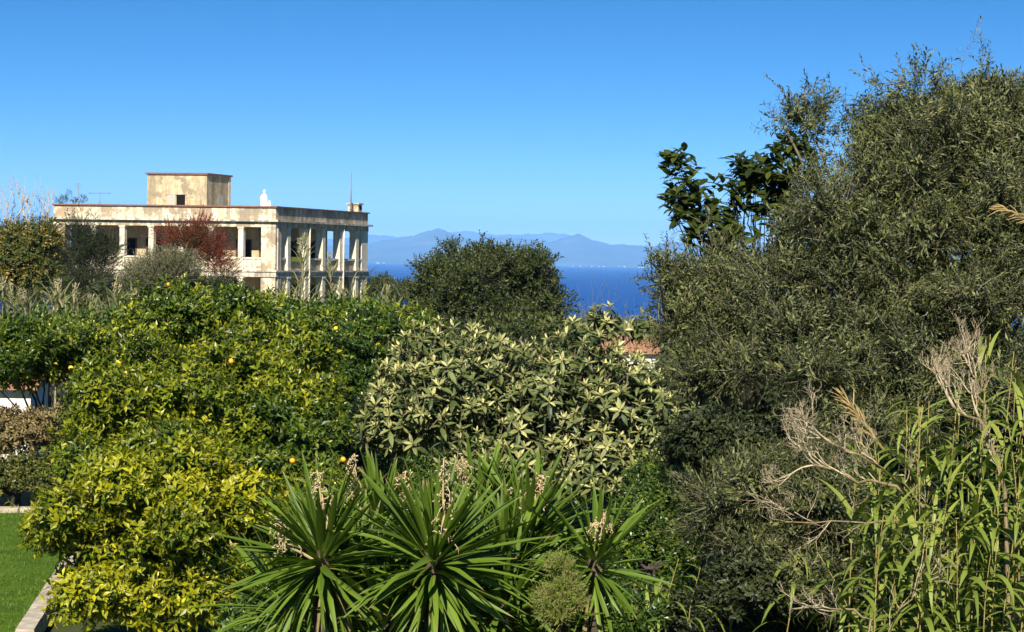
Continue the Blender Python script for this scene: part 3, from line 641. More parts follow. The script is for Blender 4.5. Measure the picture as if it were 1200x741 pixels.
citrus('mid-green citrus tree behind the left yucca heads', [(330, 570, 29.5, 75, 75, 1.2), (375, 620, 29, 70, 60, 1.1), (290, 640, 28.5, 60, 80, 1.0), (340, 510, 30.5, 60, 50, 1.0)], 'citrus_green', 520, 11, 0.24, T_cits, (('lemon', 9), ('orange', 4)))
citrus('small green citrus tree in front of the villa reeds', [(345, 384, 50, 70, 20, 1.6), (420, 385, 52, 60, 28, 1.6), (480, 395, 54, 45, 30, 1.5), (300, 372, 52, 50, 20, 1.4)], 'citrus_green', 380, 10, 0.33, T_cits, (('lemon', 4),), size=(1.1, 1.6))

# ------------------------------------------------------------------ withered shrubs by the lawn
def shrub(name, label, lobes, mat, temps, n, per, rc, size=(0.8, 1.2), cat='shrub', base=None, r=0.06, nshoot=0, shoot_len=(0.4, 0.9), shoot_up=1.2, limbs=8, bough=0.0, **kw):
    g = Geo(); P, N = crown(g, lobes, temps, n, rc, per, size, bough=bough, **kw); C, Rr = pick_lobes(lobes); b = C.mean(0) if base is None else np.array(base, float); b[2] = 0
    if nshoot:
        s = np.where(N[:, 2] > 0.1)[0]; i = rng.choice(s, nshoot)
        shoots(g, P[i], norm(N[i] * 0.6 + np.array((0, 0, shoot_up)) + rng.normal(size=(nshoot, 3)) * 0.2), rng.uniform(*shoot_len, nshoot), temps, (size[0] * 0.6, size[1] * 0.8), step=temps[0][0][:, 1].max() * 0.45)
    tg = list(C * 0.8 + b * 0.2) + [P[j] * 0.9 + b * 0.1 for j in rng.choice(len(P), limbs)]
    return plant(name, label, cat, b, g, mat, trunk_mesh(b, tg, r))
shrub('withered_shrub', 'tan withered shrub below the small white wall', [(22, 512, 42.3, 45, 34, 0.9), (52, 502, 42.3, 28, 26, 0.7), (-10, 512, 42.3, 40, 38, 0.9)], 'tan', T_cits, 190, 8, 0.24)
shrub('withered_shrub', 'olive-drab dry shrub at the far end of the lawn', [(15, 562, 41.8, 45, 36, 0.6), (60, 560, 41.6, 34, 42, 0.6), (-30, 562, 41.8, 40, 36, 0.6)], 'mustard', T_cits, 150, 8, 0.22)

# ------------------------------------------------------------------ loquat
lob = [(560, 470, 40, 90, 75, 1.7), (500, 480, 39.6, 80, 62, 1.5), (640, 480, 40, 90, 70, 1.7), (725, 478, 40, 72, 62, 1.6), (530, 420, 40.3, 65, 38, 1.3), (680, 420, 40.5, 46, 38, 1.2), (705, 385, 40.8, 26, 24, 0.7), (750, 385, 41.2, 14, 14, 0.4), (770, 510, 39.5, 55, 75, 1.2), (460, 500, 39.3, 45, 45, 1.0), (690, 550, 39, 80, 60, 1.2), (600, 540, 39, 90, 55, 1.2)]
C, Rr = pick_lobes(lob); b = C.mean(0); b[2] = 0; loq = empty('loquat_tree', b); tag(loq, 'loquat tree with cream young leaf tufts behind the yuccas', 'tree')
m_ = 3800; pr = Rr[:, 0] * Rr[:, 2]; li = rng.choice(len(C), m_, p=pr / pr.sum()); d = rand_dir(m_); d[:, 1] = np.where(rng.random(m_) < 0.75, -np.abs(d[:, 1]), d[:, 1]); k = d[:, 2] > -0.55; li, d = li[k], d[k]
rr_ = rng.uniform(0.78, 1.12, len(li)) + sum(np.sin(d @ rng.normal(size=3) * q + li) for q in (3, 5, 7)) * 0.06; P = C[li] + d * Rr[li] * rr_[:, None]; N = norm(d / Rr[li])
ins = np.zeros(len(P), bool)
for j in range(len(C)): ins |= (np.linalg.norm((P - C[j]) / Rr[j], axis=1) < 0.80) & (li != j)
ins |= sum(np.sin(P @ rng.normal(size=3) * q) for q in (2.2, 3.1, 4.0)) > 1.25      # bare gaps in the crown
P, N = P[~ins], N[~ins]; keepi = []
for i in range(len(P)):                                   # thin out so tufts keep their distance
    if all(np.sum((P[i] - P[j]) ** 2) > (0.12 + 0.12 * rng.random()) ** 2 for j in keepi): keepi.append(i)
P, N = P[keepi], N[keepi]
AX = norm(N * 0.7 + np.array((0, -0.15, 0.85)) + rng.normal(size=N.shape) * 0.38)
order = np.argsort(P[:, 1] - 0.6 * P[:, 2]); vis, rest = order[:290], order[290:]
rm = [np_mesh('leaf_rosette', T[0], T[1], 'loquat', T[2]) for T in ROS]
for i in vis:
    o = obj('leaf_rosette', rm[int(rng.integers(0, 8))], loq); o.location = Vector(P[i] - b); o.rotation_mode = 'QUATERNION'
    q = Vector(AX[i]).to_track_quat('Z', 'Y'); o.rotation_quaternion = q @ Matrix.Rotation(rng.uniform(0, 6.28), 3, 'Z').to_quaternion(); s = rng.uniform(0.62, 1.3); o.scale = (s, s, s)
g = Geo(); RT_ = [yup(T) for T in ROS]; ti = rng.integers(0, 8, len(rest))
for j in range(8):
    q = rest[ti == j]; g.inst(RT_[j], P[q], frames(AX[q], rand_dir(len(q))), rng.uniform(0.8, 1.2, len(q)), rng.normal(size=len(q)) * 0.08)
# older dull leaves inside the crown
ni = 1100; li = rng.choice(len(C), ni, p=pr / pr.sum()); d = rand_dir(ni); PI_ = C[li] + d * Rr[li] * rng.uniform(0.35, 0.78, (ni, 1)); ti = rng.integers(0, 8, ni)
for j in range(8):
    q = ti == j; V, F, A = RT_[j]; A = A.copy(); A[:, 1] *= 0.15; g.inst((V, F, A), PI_[q], frames(norm(d[q] + rng.normal(size=(q.sum(), 3)) * 0.5 + np.array((0, 0, 0.4))), rand_dir(q.sum())), rng.uniform(0.85, 1.25, q.sum()), rng.normal(size=q.sum()) * 0.08 - 0.12)
o = obj('crown', g.mesh('crown', 'loquat'), loq); o.location = -loq.location; tag(o, kind='stuff')
tg = list(C) + [P[j] * 0.97 + C.mean(0) * 0.03 for j in rng.choice(len(P), 45, replace=False)]
o = obj('trunk', trunk_mesh(b, tg, 0.12, amp=0.09), loq); o.location = -loq.location
shrub('ivy_shrub', 'dark ivy-like shrub between the loquat and the olive', [(775, 590, 36, 55, 60, 1.0), (740, 640, 34, 50, 60, 0.9), (800, 650, 34, 45, 60, 0.9), (690, 690, 31, 60, 50, 0.8), (780, 720, 30, 80, 50, 0.8)], 'citrus_dark', T_cits, 300, 9, 0.25)

shrub('dark_shrub', 'dark leafy shrub in the gap under the loquat and lemon branches', [(455, 550, 45.5, 55, 45, 0.8), (520, 565, 45.5, 60, 45, 0.8), (600, 590, 45, 70, 40, 0.8)], 'citrus_dark', T_cits, 240, 9, 0.26)

# ------------------------------------------------------------------ olive trees
def olive(label, lobes, base, n, per, rc, nshoot, r=0.16, sl=(0.4, 0.9), **kw):
    g = Geo(); P, N = crown(g, lobes, T_olive, int(n * 1.25), rc * 0.60, per * 0.52, (0.75, 1.4), ctsd=0.17, bough=0.5, fill=0.05, gaps=1.15, **kw); C, Rr = pick_lobes(lobes); b = np.array(base, float)
    s = np.where((N[:, 2] > -0.1))[0]; i = rng.choice(s, nshoot)
    shoots(g, P[i], norm(N[i] + np.array((0, 0, 0.55)) + rng.normal(size=(nshoot, 3)) * 0.3), rng.uniform(*sl, nshoot), T_olive, (0.75, 1.15), step=0.085)
    tg = list(C * 0.9 + np.array([b[0], b[1], C[:, 2].mean()]) * 0.1) + [P[j] for j in rng.choice(len(P), 30)]
    return plant('olive_tree', label, 'tree', b, g, 'olive', trunk_mesh(b, tg, r, 'olivewood', amp=0.07))
bx = at(1090, 700, 30); bx[2] = 0
olive('large grey-green olive tree rising above the reeds', [(1110, 230, 30, 130, 130, 1.9), (1030, 270, 29.6, 105, 110, 1.6), (1170, 196, 30.3, 90, 95, 1.6), (1190, 330, 29.5, 110, 120, 1.6), (1080, 370, 29, 130, 95, 1.6), (960, 330, 29.4, 85, 85, 1.3), (950, 420, 28.8, 100, 75, 1.3), (1060, 160, 30.4, 60, 50, 1.1), (1140, 136, 30.6, 75, 45, 1.1), (1150, 470, 28.5, 110, 80, 1.3), (1010, 490, 28.3, 85, 60, 1.1), (945, 255, 30.4, 42, 55, 0.9), (940, 150, 30.8, 38, 30, 0.5)],
      bx, 1500, 21, 0.25, 280, sl=(0.3, 0.8), rough=0.34)
bx = at(830, 700, 32.5); bx[2] = 0
olive('smaller loose olive tree in front of the dark broad-leaved tree', [(830, 380, 32, 75, 70, 1.2), (820, 440, 31.6, 47, 52, 1.0), (860, 335, 32.3, 55, 36, 1.0), (792, 375, 32.2, 34, 42, 0.8), (880, 420, 31.5, 70, 65, 1.1), (783, 325, 32.4, 25, 14, 0.5)],
      bx, 430, 18, 0.22, 120, 0.09, (0.3, 0.8), rough=0.34)
bx = at(900, 720, 27.5); bx[2] = 0
olive('low drooping olive thicket behind the dead branches', [(860, 600, 27.5, 60, 50, 0.9), (920, 570, 27.3, 70, 55, 0.9), (980, 600, 27, 65, 60, 0.9), (900, 650, 27, 55, 45, 0.8), (1020, 660, 26.6, 60, 55, 0.8), (960, 690, 26.3, 45, 40, 0.7)],
      bx, 360, 18, 0.20, 60, 0.06, (0.2, 0.5), droop=0.35, rough=0.35)

shrub('dark_shrub', 'near-black foliage added as the shade in the hollow between the olive trunks', [(835, 515, 29.3, 60, 38, 0.6), (812, 530, 30, 40, 40, 0.6), (890, 530, 29, 50, 34, 0.5), (880, 690, 26.2, 50, 50, 0.5)], 'conifer', T_cits, 260, 9, 0.2)  # added foliage; its near-black leaves stand for the shade in the hollow

# ------------------------------------------------------------------ dark broad-leaved tree behind the olives
lob = [(800, 240, 36, 28, 55, 0.7), (798, 195, 36, 18, 22, 0.4), (838, 250, 36, 38, 35, 0.8), (890, 215, 36.3, 42, 38, 0.9), (915, 240, 36.3, 45, 55, 1.0), (850, 280, 36, 55, 35, 1.0), (805, 275, 35.8, 25, 25, 0.7), (930, 185, 36.5, 30, 25, 0.6)]
C, Rr = pick_lobes(lob); b = C.mean(0); b[2] = 0; b[0] += 0.5
e = empty('broadleaf_tree', b); tag(e, 'dark broad-leaved tree with big glossy leaves behind the olives', 'tree')
LM = []
for i in range(6):
    V, F = leaf_shape(0.24, 0.105, 5, rng.uniform(0.1, 0.3), 0.18); A = np.zeros((len(V), 3)); A[:, 0] = 0.2 + 0.14 * i; LM.append(np_mesh('leaf', V, F, 'broad', A))
tips = []
pr = Rr[:, 0] * Rr[:, 2]; li = rng.choice(len(C), 210, p=pr / pr.sum()); d = rand_dir(210); d[:, 1] = -np.abs(d[:, 1]) * 0.8
tips = C[li] + d * Rr[li] * rng.uniform(0.15, 1.0, (210, 1)); cnt = 0
gx = Geo()
for tip, dd in zip(tips, d):
    ax = norm(dd * np.array((0.5, 0.5, 0.3)) + np.array((0, 0, 0.9)))
    for i in range(9):
        th = math.radians(rng.uniform(35, 105)); ph = 2.4 * i + rng.uniform(0, 0.6)
        x_ = norm(np.cross(ax, (1, 0.3, 0.1))); y_ = np.cross(ax, x_); o_ = x_ * math.cos(ph) + y_ * math.sin(ph)
        l = ax * math.cos(th) + o_ * math.sin(th); up = -o_ * math.cos(th) + ax * math.sin(th)
        q = tip + ax * (0.18 * (1 - i / 9)) ; s = rng.uniform(0.75, 1.25)
        Rm = frames(l[None], up[None])[0]
        if cnt < 290:
            o = obj('leaf', LM[int(rng.integers(0, 6))], e); o.matrix_parent_inverse = Matrix.Identity(4)
            o.location = Vector(q - b); o.rotation_euler = Matrix(Rm.tolist()).to_euler(); o.scale = (s, s, s); cnt += 1
        else:
            V, F = leaf_shape(0.24, 0.105, 4, 0.2, 0.18); A = np.zeros((len(V), 3)); A[:, 0] = rng.uniform(0.2, 0.9); gx.inst((V, F, A), q[None], Rm[None], np.array([s]))
o = obj('crown', gx.mesh('crown', 'broad'), e); o.location = -e.location; tag(o, kind='stuff')
o = obj('trunk', trunk_mesh(b, list(tips[:75]), 0.06, amp=0.06), e); o.location = -e.location

# ------------------------------------------------------------------ round tree, far shrubs and hedges
shrub('round_tree', 'dense rounded evergreen tree standing before the sea', [(570, 352, 90, 85, 60, 3.2), (520, 345, 90, 48, 48, 2.2), (560, 308, 90, 50, 24, 1.9), (610, 318, 90, 48, 32, 2.0), (632, 364, 90, 30, 46, 1.6), (505, 375, 90, 38, 45, 1.8), (600, 385, 89, 70, 40, 2.0)], 'round', T_round, 950, 8, 0.36, cat='tree', r=0.22, nshoot=40, shoot_len=(0.3, 0.8), back=0.5, bough=0.75)
shrub('dark_shrub', 'tall dark upright shrub against the villa front', [(105, 310, 122, 34, 45, 1.8), (92, 280, 122, 20, 30, 1.2), (122, 300, 122, 20, 40, 1.2), (75, 320, 122, 25, 40, 1.2), (100, 340, 121, 45, 30, 1.8)], 'conifer', T_fine, 200, 13, 0.6, nshoot=40, shoot_len=(0.6, 1.4), up=0.8)
shrub('grey_shrub', 'soft grey-green shrub before the villa columns', [(190, 322, 115, 40, 32, 1.8), (165, 330, 115, 25, 25, 1.3), (215, 320, 115, 25, 28, 1.3)], 'grey', T_fine, 170, 13, 0.55, (0.6, 0.95), nshoot=20, up=0.6)
shrub('red_creeper', 'red and green leafy creeper covering the veranda columns', [(225, 290, 128, 35, 28, 1.6), (250, 305, 128, 26, 35, 1.5), (205, 278, 128, 26, 22, 1.2), (262, 325, 127, 18, 24, 1.2), (232, 272, 128, 26, 16, 1.1)], 'red', T_fine, 190, 11, 0.55, (0.6, 1.0), nshoot=30, shoot_len=(0.6, 1.4))
shrub('dark_shrub', 'dark low growth at the foot of the red creeper', [(215, 345, 118, 60, 22, 1.5), (140, 350, 118, 40, 20, 1.5), (260, 345, 118, 30, 18, 1.4)], 'conifer', T_dark, 130, 11, 0.6)
shrub('yellow_shrub', 'tall mustard-yellow flowering shrub beside the villa', [(20, 300, 104, 34, 38, 1.8), (45, 285, 104, 22, 28, 1.3), (0, 320, 104, 35, 38, 1.6), (45, 325, 104, 28, 30, 1.4)], 'mustard', T_dark, 200, 11, 0.55, nshoot=30, shoot_len=(0.5, 1.2))
shrub('dark_shrub', 'dark ragged bush behind the mustard-yellow shrub', [(50, 290, 132, 22, 42, 1.6), (20, 285, 134, 30, 30, 1.8), (-10, 290, 134, 30, 35, 1.8), (62, 300, 130, 14, 50, 1.3)], 'conifer', T_fine, 130, 12, 0.6, nshoot=40, shoot_len=(0.8, 2.0), shoot_up=2.2)
shrub('garden_tree', 'low dark tree past the villa corner', [(448, 338, 182, 20, 14, 2.5), (470, 345, 180, 25, 16, 2.5), (430, 345, 185, 15, 14, 2.0)], 'round', T_dark, 120, 10, 0.8, cat='tree')
shrub('low_scrub', 'pale dry scrub with bare stalks in front of the sea', [(700, 385, 120, 40, 18, 2.2), (740, 395, 118, 35, 18, 2.0), (670, 395, 120, 30, 18, 1.8)], 'grey', T_fine, 110, 10, 0.6, (0.5, 0.9), nshoot=26, shoot_len=(1.0, 2.6), shoot_up=2.5)
shrub('hedge', 'dark green hedge below the rounded evergreen', [(480, 400, 70, 70, 28, 2.0), (560, 410, 68, 80, 28, 2.0), (640, 405, 72, 60, 25, 2.0)], 'round', T_dark, 190, 10, 0.55, cat='hedge')
shrub('hedge', 'dark evergreen mass behind the loquat and white cottage', [(700, 470, 60, 90, 36, 2.0), (790, 475, 55, 60, 36, 1.8), (860, 480, 46, 80, 70, 1.8), (800, 500, 42, 60, 70, 1.4), (600, 450, 62, 80, 40, 2.0)], 'conifer', T_dark, 300, 10, 0.5, cat='hedge')
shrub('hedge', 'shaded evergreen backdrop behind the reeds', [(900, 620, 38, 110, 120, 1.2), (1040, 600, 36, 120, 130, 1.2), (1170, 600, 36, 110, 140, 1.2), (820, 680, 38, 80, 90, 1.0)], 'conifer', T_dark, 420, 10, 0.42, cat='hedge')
shrub('hedge', 'green undergrowth between the citrus trees and villa', [(80, 402, 62, 110, 22, 1.8), (200, 395, 62, 100, 25, 1.8), (330, 388, 66, 110, 22, 1.8), (430, 385, 68, 60, 24, 1.6)], 'citrus_dark', T_dark, 260, 10, 0.5, cat='hedge')

shrub('hedge', 'dark distant hedge behind the pale reeds', [(-40, 340, 150, 60, 30, 2.5), (40, 345, 150, 60, 25, 2.5), (120, 350, 148, 60, 22, 2.5)], 'conifer', T_dark, 260, 11, 0.8, cat='hedge')
# bare twigs
def branching(g, p, d, L, r, depth, spread=0.5, up=0.15, n=3, seg=5, keep=0.72):
    pts = [p]; dd = d.copy()
    for i in range(seg):
        dd = norm(dd + rng.normal(size=3) * 0.13 + np.array((0, 0, up * 0.3))); pts.append(pts[-1] + dd * L / seg)
    pts = np.array(pts); V, F = tube(pts, np.linspace(r, r * 0.62, len(pts)), 5 if r > 0.012 else 4 if r > 0.006 else 3); A = np.zeros((len(V), 3)); A[:, 2] = 1; g.add(V, F, A)
    if depth == 0: return
    for i in range(n):
        k = rng.integers(2, len(pts)) if i else len(pts) - 1
        nd = norm(dd + rng.normal(size=3) * np.array((spread, spread * 0.8, spread)) + np.array((0, 0, up)))
        branching(g, pts[k], nd, L * keep * rng.uniform(0.7, 1.15), r * 0.58, depth - 1, spread, up, n, seg, keep)
def dead_shrub(label, base, limbs, mat='deadwood', name='dead_shrub', **kw):
    e = empty(name, base); tag(e, label, 'shrub', 'dead bare shrubs')
    for pts, r, L, dep in limbs:
        pts = np.array(pts); g = Geo(); k = 10; t = np.linspace(0, 1, k); idx = np.linspace(0, 1, len(pts))
        line = np.stack([np.interp(t, idx, pts[:, i]) for i in range(3)], 1); line[1:-1] += rng.normal(size=(k - 2, 3)) * 0.02
        V, F = tube(line, np.linspace(r, r * 0.5, k), 6); lo = obj('limb', np_mesh('limb', V, F, 'limbwood', smooth=True), e); lo.location = -e.location
        d = norm(line[-1] - line[-3])
        for i in range(4): branching(g, line[-1 - (i % 3)], norm(d + rng.normal(size=3) * 0.35 + np.array((0, 0, .12))), L, r * 0.52, dep, **kw)
        for i in range(3): branching(g, line[int(rng.integers(4, 8))], norm(d + rng.normal(size=3) * 0.6 + np.array((0, 0, .3))), L * 0.7, r * 0.3, dep - 1, **kw)
        V, F, A = g.arrays(); o = obj('twigs', np_mesh('twigs', V, F, mat, smooth=True), lo); tag(o, kind='stuff')
    return e
DB = 22.5
b1 = at(1175, 690, DB); b1[2] = 0
dead_shrub('bleached dead branches reaching out in front of the olive thicket', b1, [
    ([b1, at(1150, 660, DB), at(1100, 610, DB), at(1040, 545, DB), at(975, 520, 22.2)], 0.024, 0.30, 4),
    ([at(1076, 584, DB), at(1045, 566, DB), at(1020, 566, DB), at(995, 560, 22.3), at(955, 545, 22.2)], 0.022, 0.33, 4),
    ([at(1112, 622, DB), at(1050, 612, DB), at(1000, 612, 22.4), at(930, 612, 22.2)], 0.014, 0.28, 3)], spread=0.5, up=0.14)
b2 = at(1190, 700, 22); b2[2] = 0
dead_shrub('upright dead bush with pale twigs among the reeds', b2, [
    ([b2, at(1180, 640, 22), at(1172, 560, 22), at(1150, 500, 22), at(1120, 480, 21.9)], 0.028, 0.28, 4),
    ([at(1160, 520, 22), at(1150, 470, 22), at(1140, 440, 22)], 0.018, 0.24, 4)], spread=0.5, up=0.35)
b3 = at(1010, 735, 21.5); b3[2] = 0
dead_shrub('low dead twigs lying at the foot of the reeds', b3, [([b3, at(1020, 725, 21.5), at(990, 715, 21.5), at(960, 712, 21.5)], 0.016, 0.25, 2), ([b3, at(1050, 715, 21.5), at(1080, 690, 21.5)], 0.014, 0.3, 2)], spread=0.6)
b4 = at(30, 300, 128); b4[2] = 0
dead_shrub('bare leafless branches above the mustard-yellow shrub', b4, [([b4, at(30, 300, 128), at(32, 275, 128)], 0.10, 1.5, 3), ([b4, at(15, 290, 128), at(10, 262, 128)], 0.09, 1.3, 3), ([at(45, 290, 128), at(55, 270, 128), at(55, 250, 128)], 0.07, 0.9, 2)], spread=0.4, up=0.4, n=2)

# ------------------------------------------------------------------ yuccas
YL = []
for i in range(9):
    c = (0.02, 0.06, 0.10, 0.16, 0.22, 0.30, 0.04, 0.12, 0.2)[i]; V, F = leaf_shape(0.80, 0.07, 9, c, 0.30)
    t = V[:, 1] / 0.80; w = np.interp(t, [0, 0.06, 0.3, 0.6, 0.85, 1], [0.9, 0.7, 0.95, 1.0, 0.6, 0.02]) * 0.025
    V[:, 0] = np.sign(V[:, 0]) * w; V[:, 2] = -c * 0.8 * t ** 2 + np.abs(V[:, 0]) * 0.45
    V[:, 0] += rng.normal() * 0.05 * t ** 2; V[:, 2] -= (0.12 if i in (4, 7) else 0.0) * np.maximum(t - 0.55, 0) * 1.6
    A = np.zeros((len(V), 3)); A[:, 0] = 0.25 + 0.08 * i; A[:, 2] = np.where(t > 0.97, 0.9, np.where(t < 0.03, 0.6, 0.0)); YL.append(np_mesh('leaf', V, F, 'yucca', A, True))
YD = []
for me in YL[3:6]:
    m2 = me.copy(); m2.materials.clear(); m2.materials.append(M['tan']); YD.append(m2)
def yucca(label, px, py, D, n, r, th_max=135, lean=(0, 0), Ls=1.0, stalk=None, th_min=4):
    h = at(px, py, D); b = np.array((h[0] + 0.05, h[1] + 0.05, 0.0)); e = empty('yucca', b); tag(e, label, 'yucca', 'yuccas in the foreground')
    k = 12; V, F = tube(wiggle(b - (0, 0, 0.1), h + np.array((0, 0, 0.15)), k, 0.03), np.linspace(0.11, 0.06, k) * (1 + 0.1 * rng.normal(size=k)), 10)
    o = obj('trunk', np_mesh('trunk', V, F, 'yuccabark', smooth=True), e); o.location = -e.location
    ax = norm(np.array((lean[0], lean[1], 1.0))); x_ = norm(np.cross(ax, (0, 1, 0))); y_ = np.cross(ax, x_)
    for i in range(n):
        q = (i + 0.5) / n; th = math.radians(th_min + (th_max - th_min) * q ** 0.86 + rng.normal() * 10); ph = 2.39996 * i + rng.normal() * 0.35
        o_ = x_ * math.cos(ph) + y_ * math.sin(ph); l = ax * math.cos(th) + o_ * math.sin(th); up = -o_ * math.cos(th) + ax * math.sin(th)
        up = up + np.cross(l, up) * rng.normal() * 0.5
        s = Ls * r / 0.8 * rng.uniform(0.68, 1.18) * (0.82 + 0.25 * math.sin(math.pi * min(1, q * 1.3)))
        j = int(np.clip(rng.normal(1.5 + 3.0 * q, 1.4), 0, 8)); me = YL[j]
        o = obj('leaf', me, e); pos = h + ax * (0.15 - 0.28 * q) + o_ * 0.045
        o.location = Vector(pos - b); o.rotation_euler = Matrix(frames(l[None], up[None])[0].tolist()).to_euler(); o.scale = (s * rng.uniform(0.85, 1.1), s, s)
    if stalk:
        for i in range(7):
            ph = rng.uniform(0, 6.28); o_ = x_ * math.cos(ph) + y_ * math.sin(ph); th = math.radians(rng.uniform(120, 165)); l = ax * math.cos(th) + o_ * math.sin(th); up = -o_ * math.cos(th) + ax * math.sin(th)
            o = obj('dead_leaf', YD[i % 3], e); o.location = Vector(h - ax * rng.uniform(0.05, 0.3) + o_ * 0.05 - b); o.rotation_euler = Matrix(frames(l[None], up[None])[0].tolist()).to_euler(); q_ = rng.uniform(0.5, 0.85); o.scale = (q_, q_, q_)
        for (sx, sy, ht) in stalk:
            g = Geo(); p0 = at(sx, sy, D - 0.12); p1 = p0 + np.array((rng.normal() * 0.05, 0, ht)); line = wiggle(h, p0, 4, 0.01); line2 = wiggle(p0, p1, 7, 0.03)
            V, F = tube(np.concatenate([line, line2[1:]]), np.linspace(0.016, 0.006, 10), 5); A = np.zeros((len(V), 3)); A[:, 0] = .5; g.add(V, F, A)
            for t in np.linspace(0.0, 0.97, 26):
                q = line2[0] + (line2[-1] - line2[0]) * t; dd = norm(rng.normal(size=3) * np.array((1, 1, 0.5)) + np.array((0, 0, 0.2)))
                L = rng.uniform(0.05, 0.13) * (1.2 - t * 0.6); pts = np.array([q, q + dd * L * 0.6 + (0, 0, -0.005), q + dd * L + (0, 0, -0.5 * L), q + dd * L * 1.05 + (0, 0, -1.0 * L)])
                V, F = tube(pts, [0.0045, 0.0045, 0.004, 0.002], 4); A = np.zeros((len(V), 3)); A[:, 0] = rng.uniform(0.3, 0.9); g.add(V, F, A)
                for _ in range(4):
                    z = pts[rng.integers(1, 4)] + rng.normal(size=3) * 0.008; dv = norm(rng.normal(size=3) + np.array((0, 0, -0.8))) * 0.028
                    V, F = tube([z, z + dv * 0.5, z + dv], [0.003, 0.007, 0.002], 4); A = np.zeros((len(V), 3)); A[:, 0] = rng.uniform(0.2, 1); g.add(V, F, A)
            o = obj('flower_stalk', g.mesh('flower_stalk', 'stalk', True), e); o.location = -e.location
    return e
yucca('yucca head of dark green blades beside the yellow-leaved citrus', 378, 662, 17.0, 230, 0.76, 142, (-0.08, -0.05), stalk=[(384, 625, 0.50), (336, 640, 0.22)])
yucca('full yucca head of arching blades with tallest dry flower stalk', 507, 668, 16.8, 240, 0.79, 145, (0.06, -0.08), stalk=[(520, 632, 0.62)])
yucca('yucca head crowded behind the two full front heads', 446, 632, 18.6, 170, 0.72, 135, (0.0, 0.0), stalk=[(412, 580, 0.36), (470, 600, 0.36)])
yucca('upright yucca head below the loquat', 560, 625, 18.8, 170, 0.77, 130, (0.1, 0.0), stalk=[(547, 575, 0.30), (590, 600, 0.24)])
yucca('bright green yucca head leaning beside the fuzzy herb', 612, 645, 18.2, 180, 0.80, 130, (0.28, -0.05), stalk=[(626, 580, 0.16)])
yucca('small yucca with stiff upright blades below the ivy-like shrub', 697, 668, 17.6, 95, 0.70, 150, (0.12, -0.05), stalk=[(707, 618, 0.12)], th_min=2)
yucca('low yucca head half hidden behind the front trunks', 590, 720, 17.4, 100, 0.74, 120, (0.1, -0.1))
yucca('low yucca head tucked between the two full front heads', 455, 735, 17.2, 100, 0.78, 115, (-0.1, -0.15))
yucca('low yucca head between the leaning head and the stiff small yucca', 655, 735, 17.8, 90, 0.70, 110, (0.2, -0.1))
shrub('undergrowth', 'dark leafy undergrowth around the yucca trunks', [(470, 610, 26, 70, 36, 0.6), (580, 600, 27, 75, 36, 0.6), (330, 740, 20.5, 70, 60, 0.5), (430, 720, 21, 70, 70, 0.5), (540, 720, 21, 70, 75, 0.5), (640, 720, 21, 70, 65, 0.5), (720, 730, 20.5, 60, 50, 0.5)], 'citrus_dark', T_cits, 430, 9, 0.17)
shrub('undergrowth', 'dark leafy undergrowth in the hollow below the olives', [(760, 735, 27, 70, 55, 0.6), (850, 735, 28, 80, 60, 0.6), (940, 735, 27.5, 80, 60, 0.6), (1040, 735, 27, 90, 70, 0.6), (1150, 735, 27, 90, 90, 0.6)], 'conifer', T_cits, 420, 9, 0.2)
for px_, py_, D_, lab_ in ((418, 690, 17.6, 'yucca head wedged low between the left and middle front heads'), (548, 690, 17.5, 'yucca head wedged low between the middle head and the fuzzy herb'), (335, 715, 17.8, 'lowest yucca head touching the yellow-leaved citrus'), (595, 672, 17.6, 'yucca head spreading in front of the bright green leaning head')):
    yucca(lab_, px_, py_, D_, 105, 0.70, 120, (rng.normal() * 0.15, -0.05))
# small fuzzy herb before the yuccas
shrub('fuzzy_herb', 'small fuzzy yellow-green herb in front of the yucca blades', [(655, 670, 16.2, 11, 17, 0.10), (663, 690, 16.2, 15, 13, 0.12), (644, 702, 16.2, 17, 11, 0.12), (674, 707, 16.2, 12, 10, 0.10), (650, 722, 16.2, 20, 10, 0.12)], 'reed', [twig(12, 0.10, 0.025, 0.006, 45, 1, 0.1, 0.2, 0.002, 0.1, agef=0.5) for _ in range(4)], 90, 10, 0.05, limbs=6, r=0.012)

# ------------------------------------------------------------------ giant reeds
RL = []
for i in range(7):
    seg = 9; L = 0.72; Wd = 0.062; t = np.linspace(0, 1, seg + 1); a0 = math.radians((30, 42, 55, 35, 48, 60, 25)[i]); kb = (1.9, 2.3, 2.0, 2.6, 1.5, 2.2, 0.8)[i]
    ang = a0 + kb * t ** 0.75; y = np.concatenate([[0], np.cumsum(np.sin(ang[:-1]) * L / seg)]); z = np.concatenate([[0], np.cumsum(np.cos(ang[:-1]) * L / seg)])
    w = np.interp(t, [0, 0.1, 0.35, 0.7, 1], [0.5, 0.9, 1.0, 0.65, 0.03]) * Wd / 2
    V, F, A = [], [], []
    for k in range(seg + 1):
        tw = 0.5 * math.sin(i * 1.7) * t[k]
        for s in (-1, 0, 1): V.append((s * w[k] * math.cos(tw), y[k], z[k] + (abs(s) * 0.2 + s * math.sin(tw)) * w[k]))
    for k in range(seg):
        for j in (0, 1): q = 3 * k + j; F += [(q, q + 1, q + 4), (q, q + 4, q + 3)]
    A = np.zeros((len(V), 3)); A[:, 0] = 0.25 + 0.1 * i; A[:, 1] = 0.3; RL.append(np_mesh('leaf', np.array(V), np.array(F), 'reed', A, True))
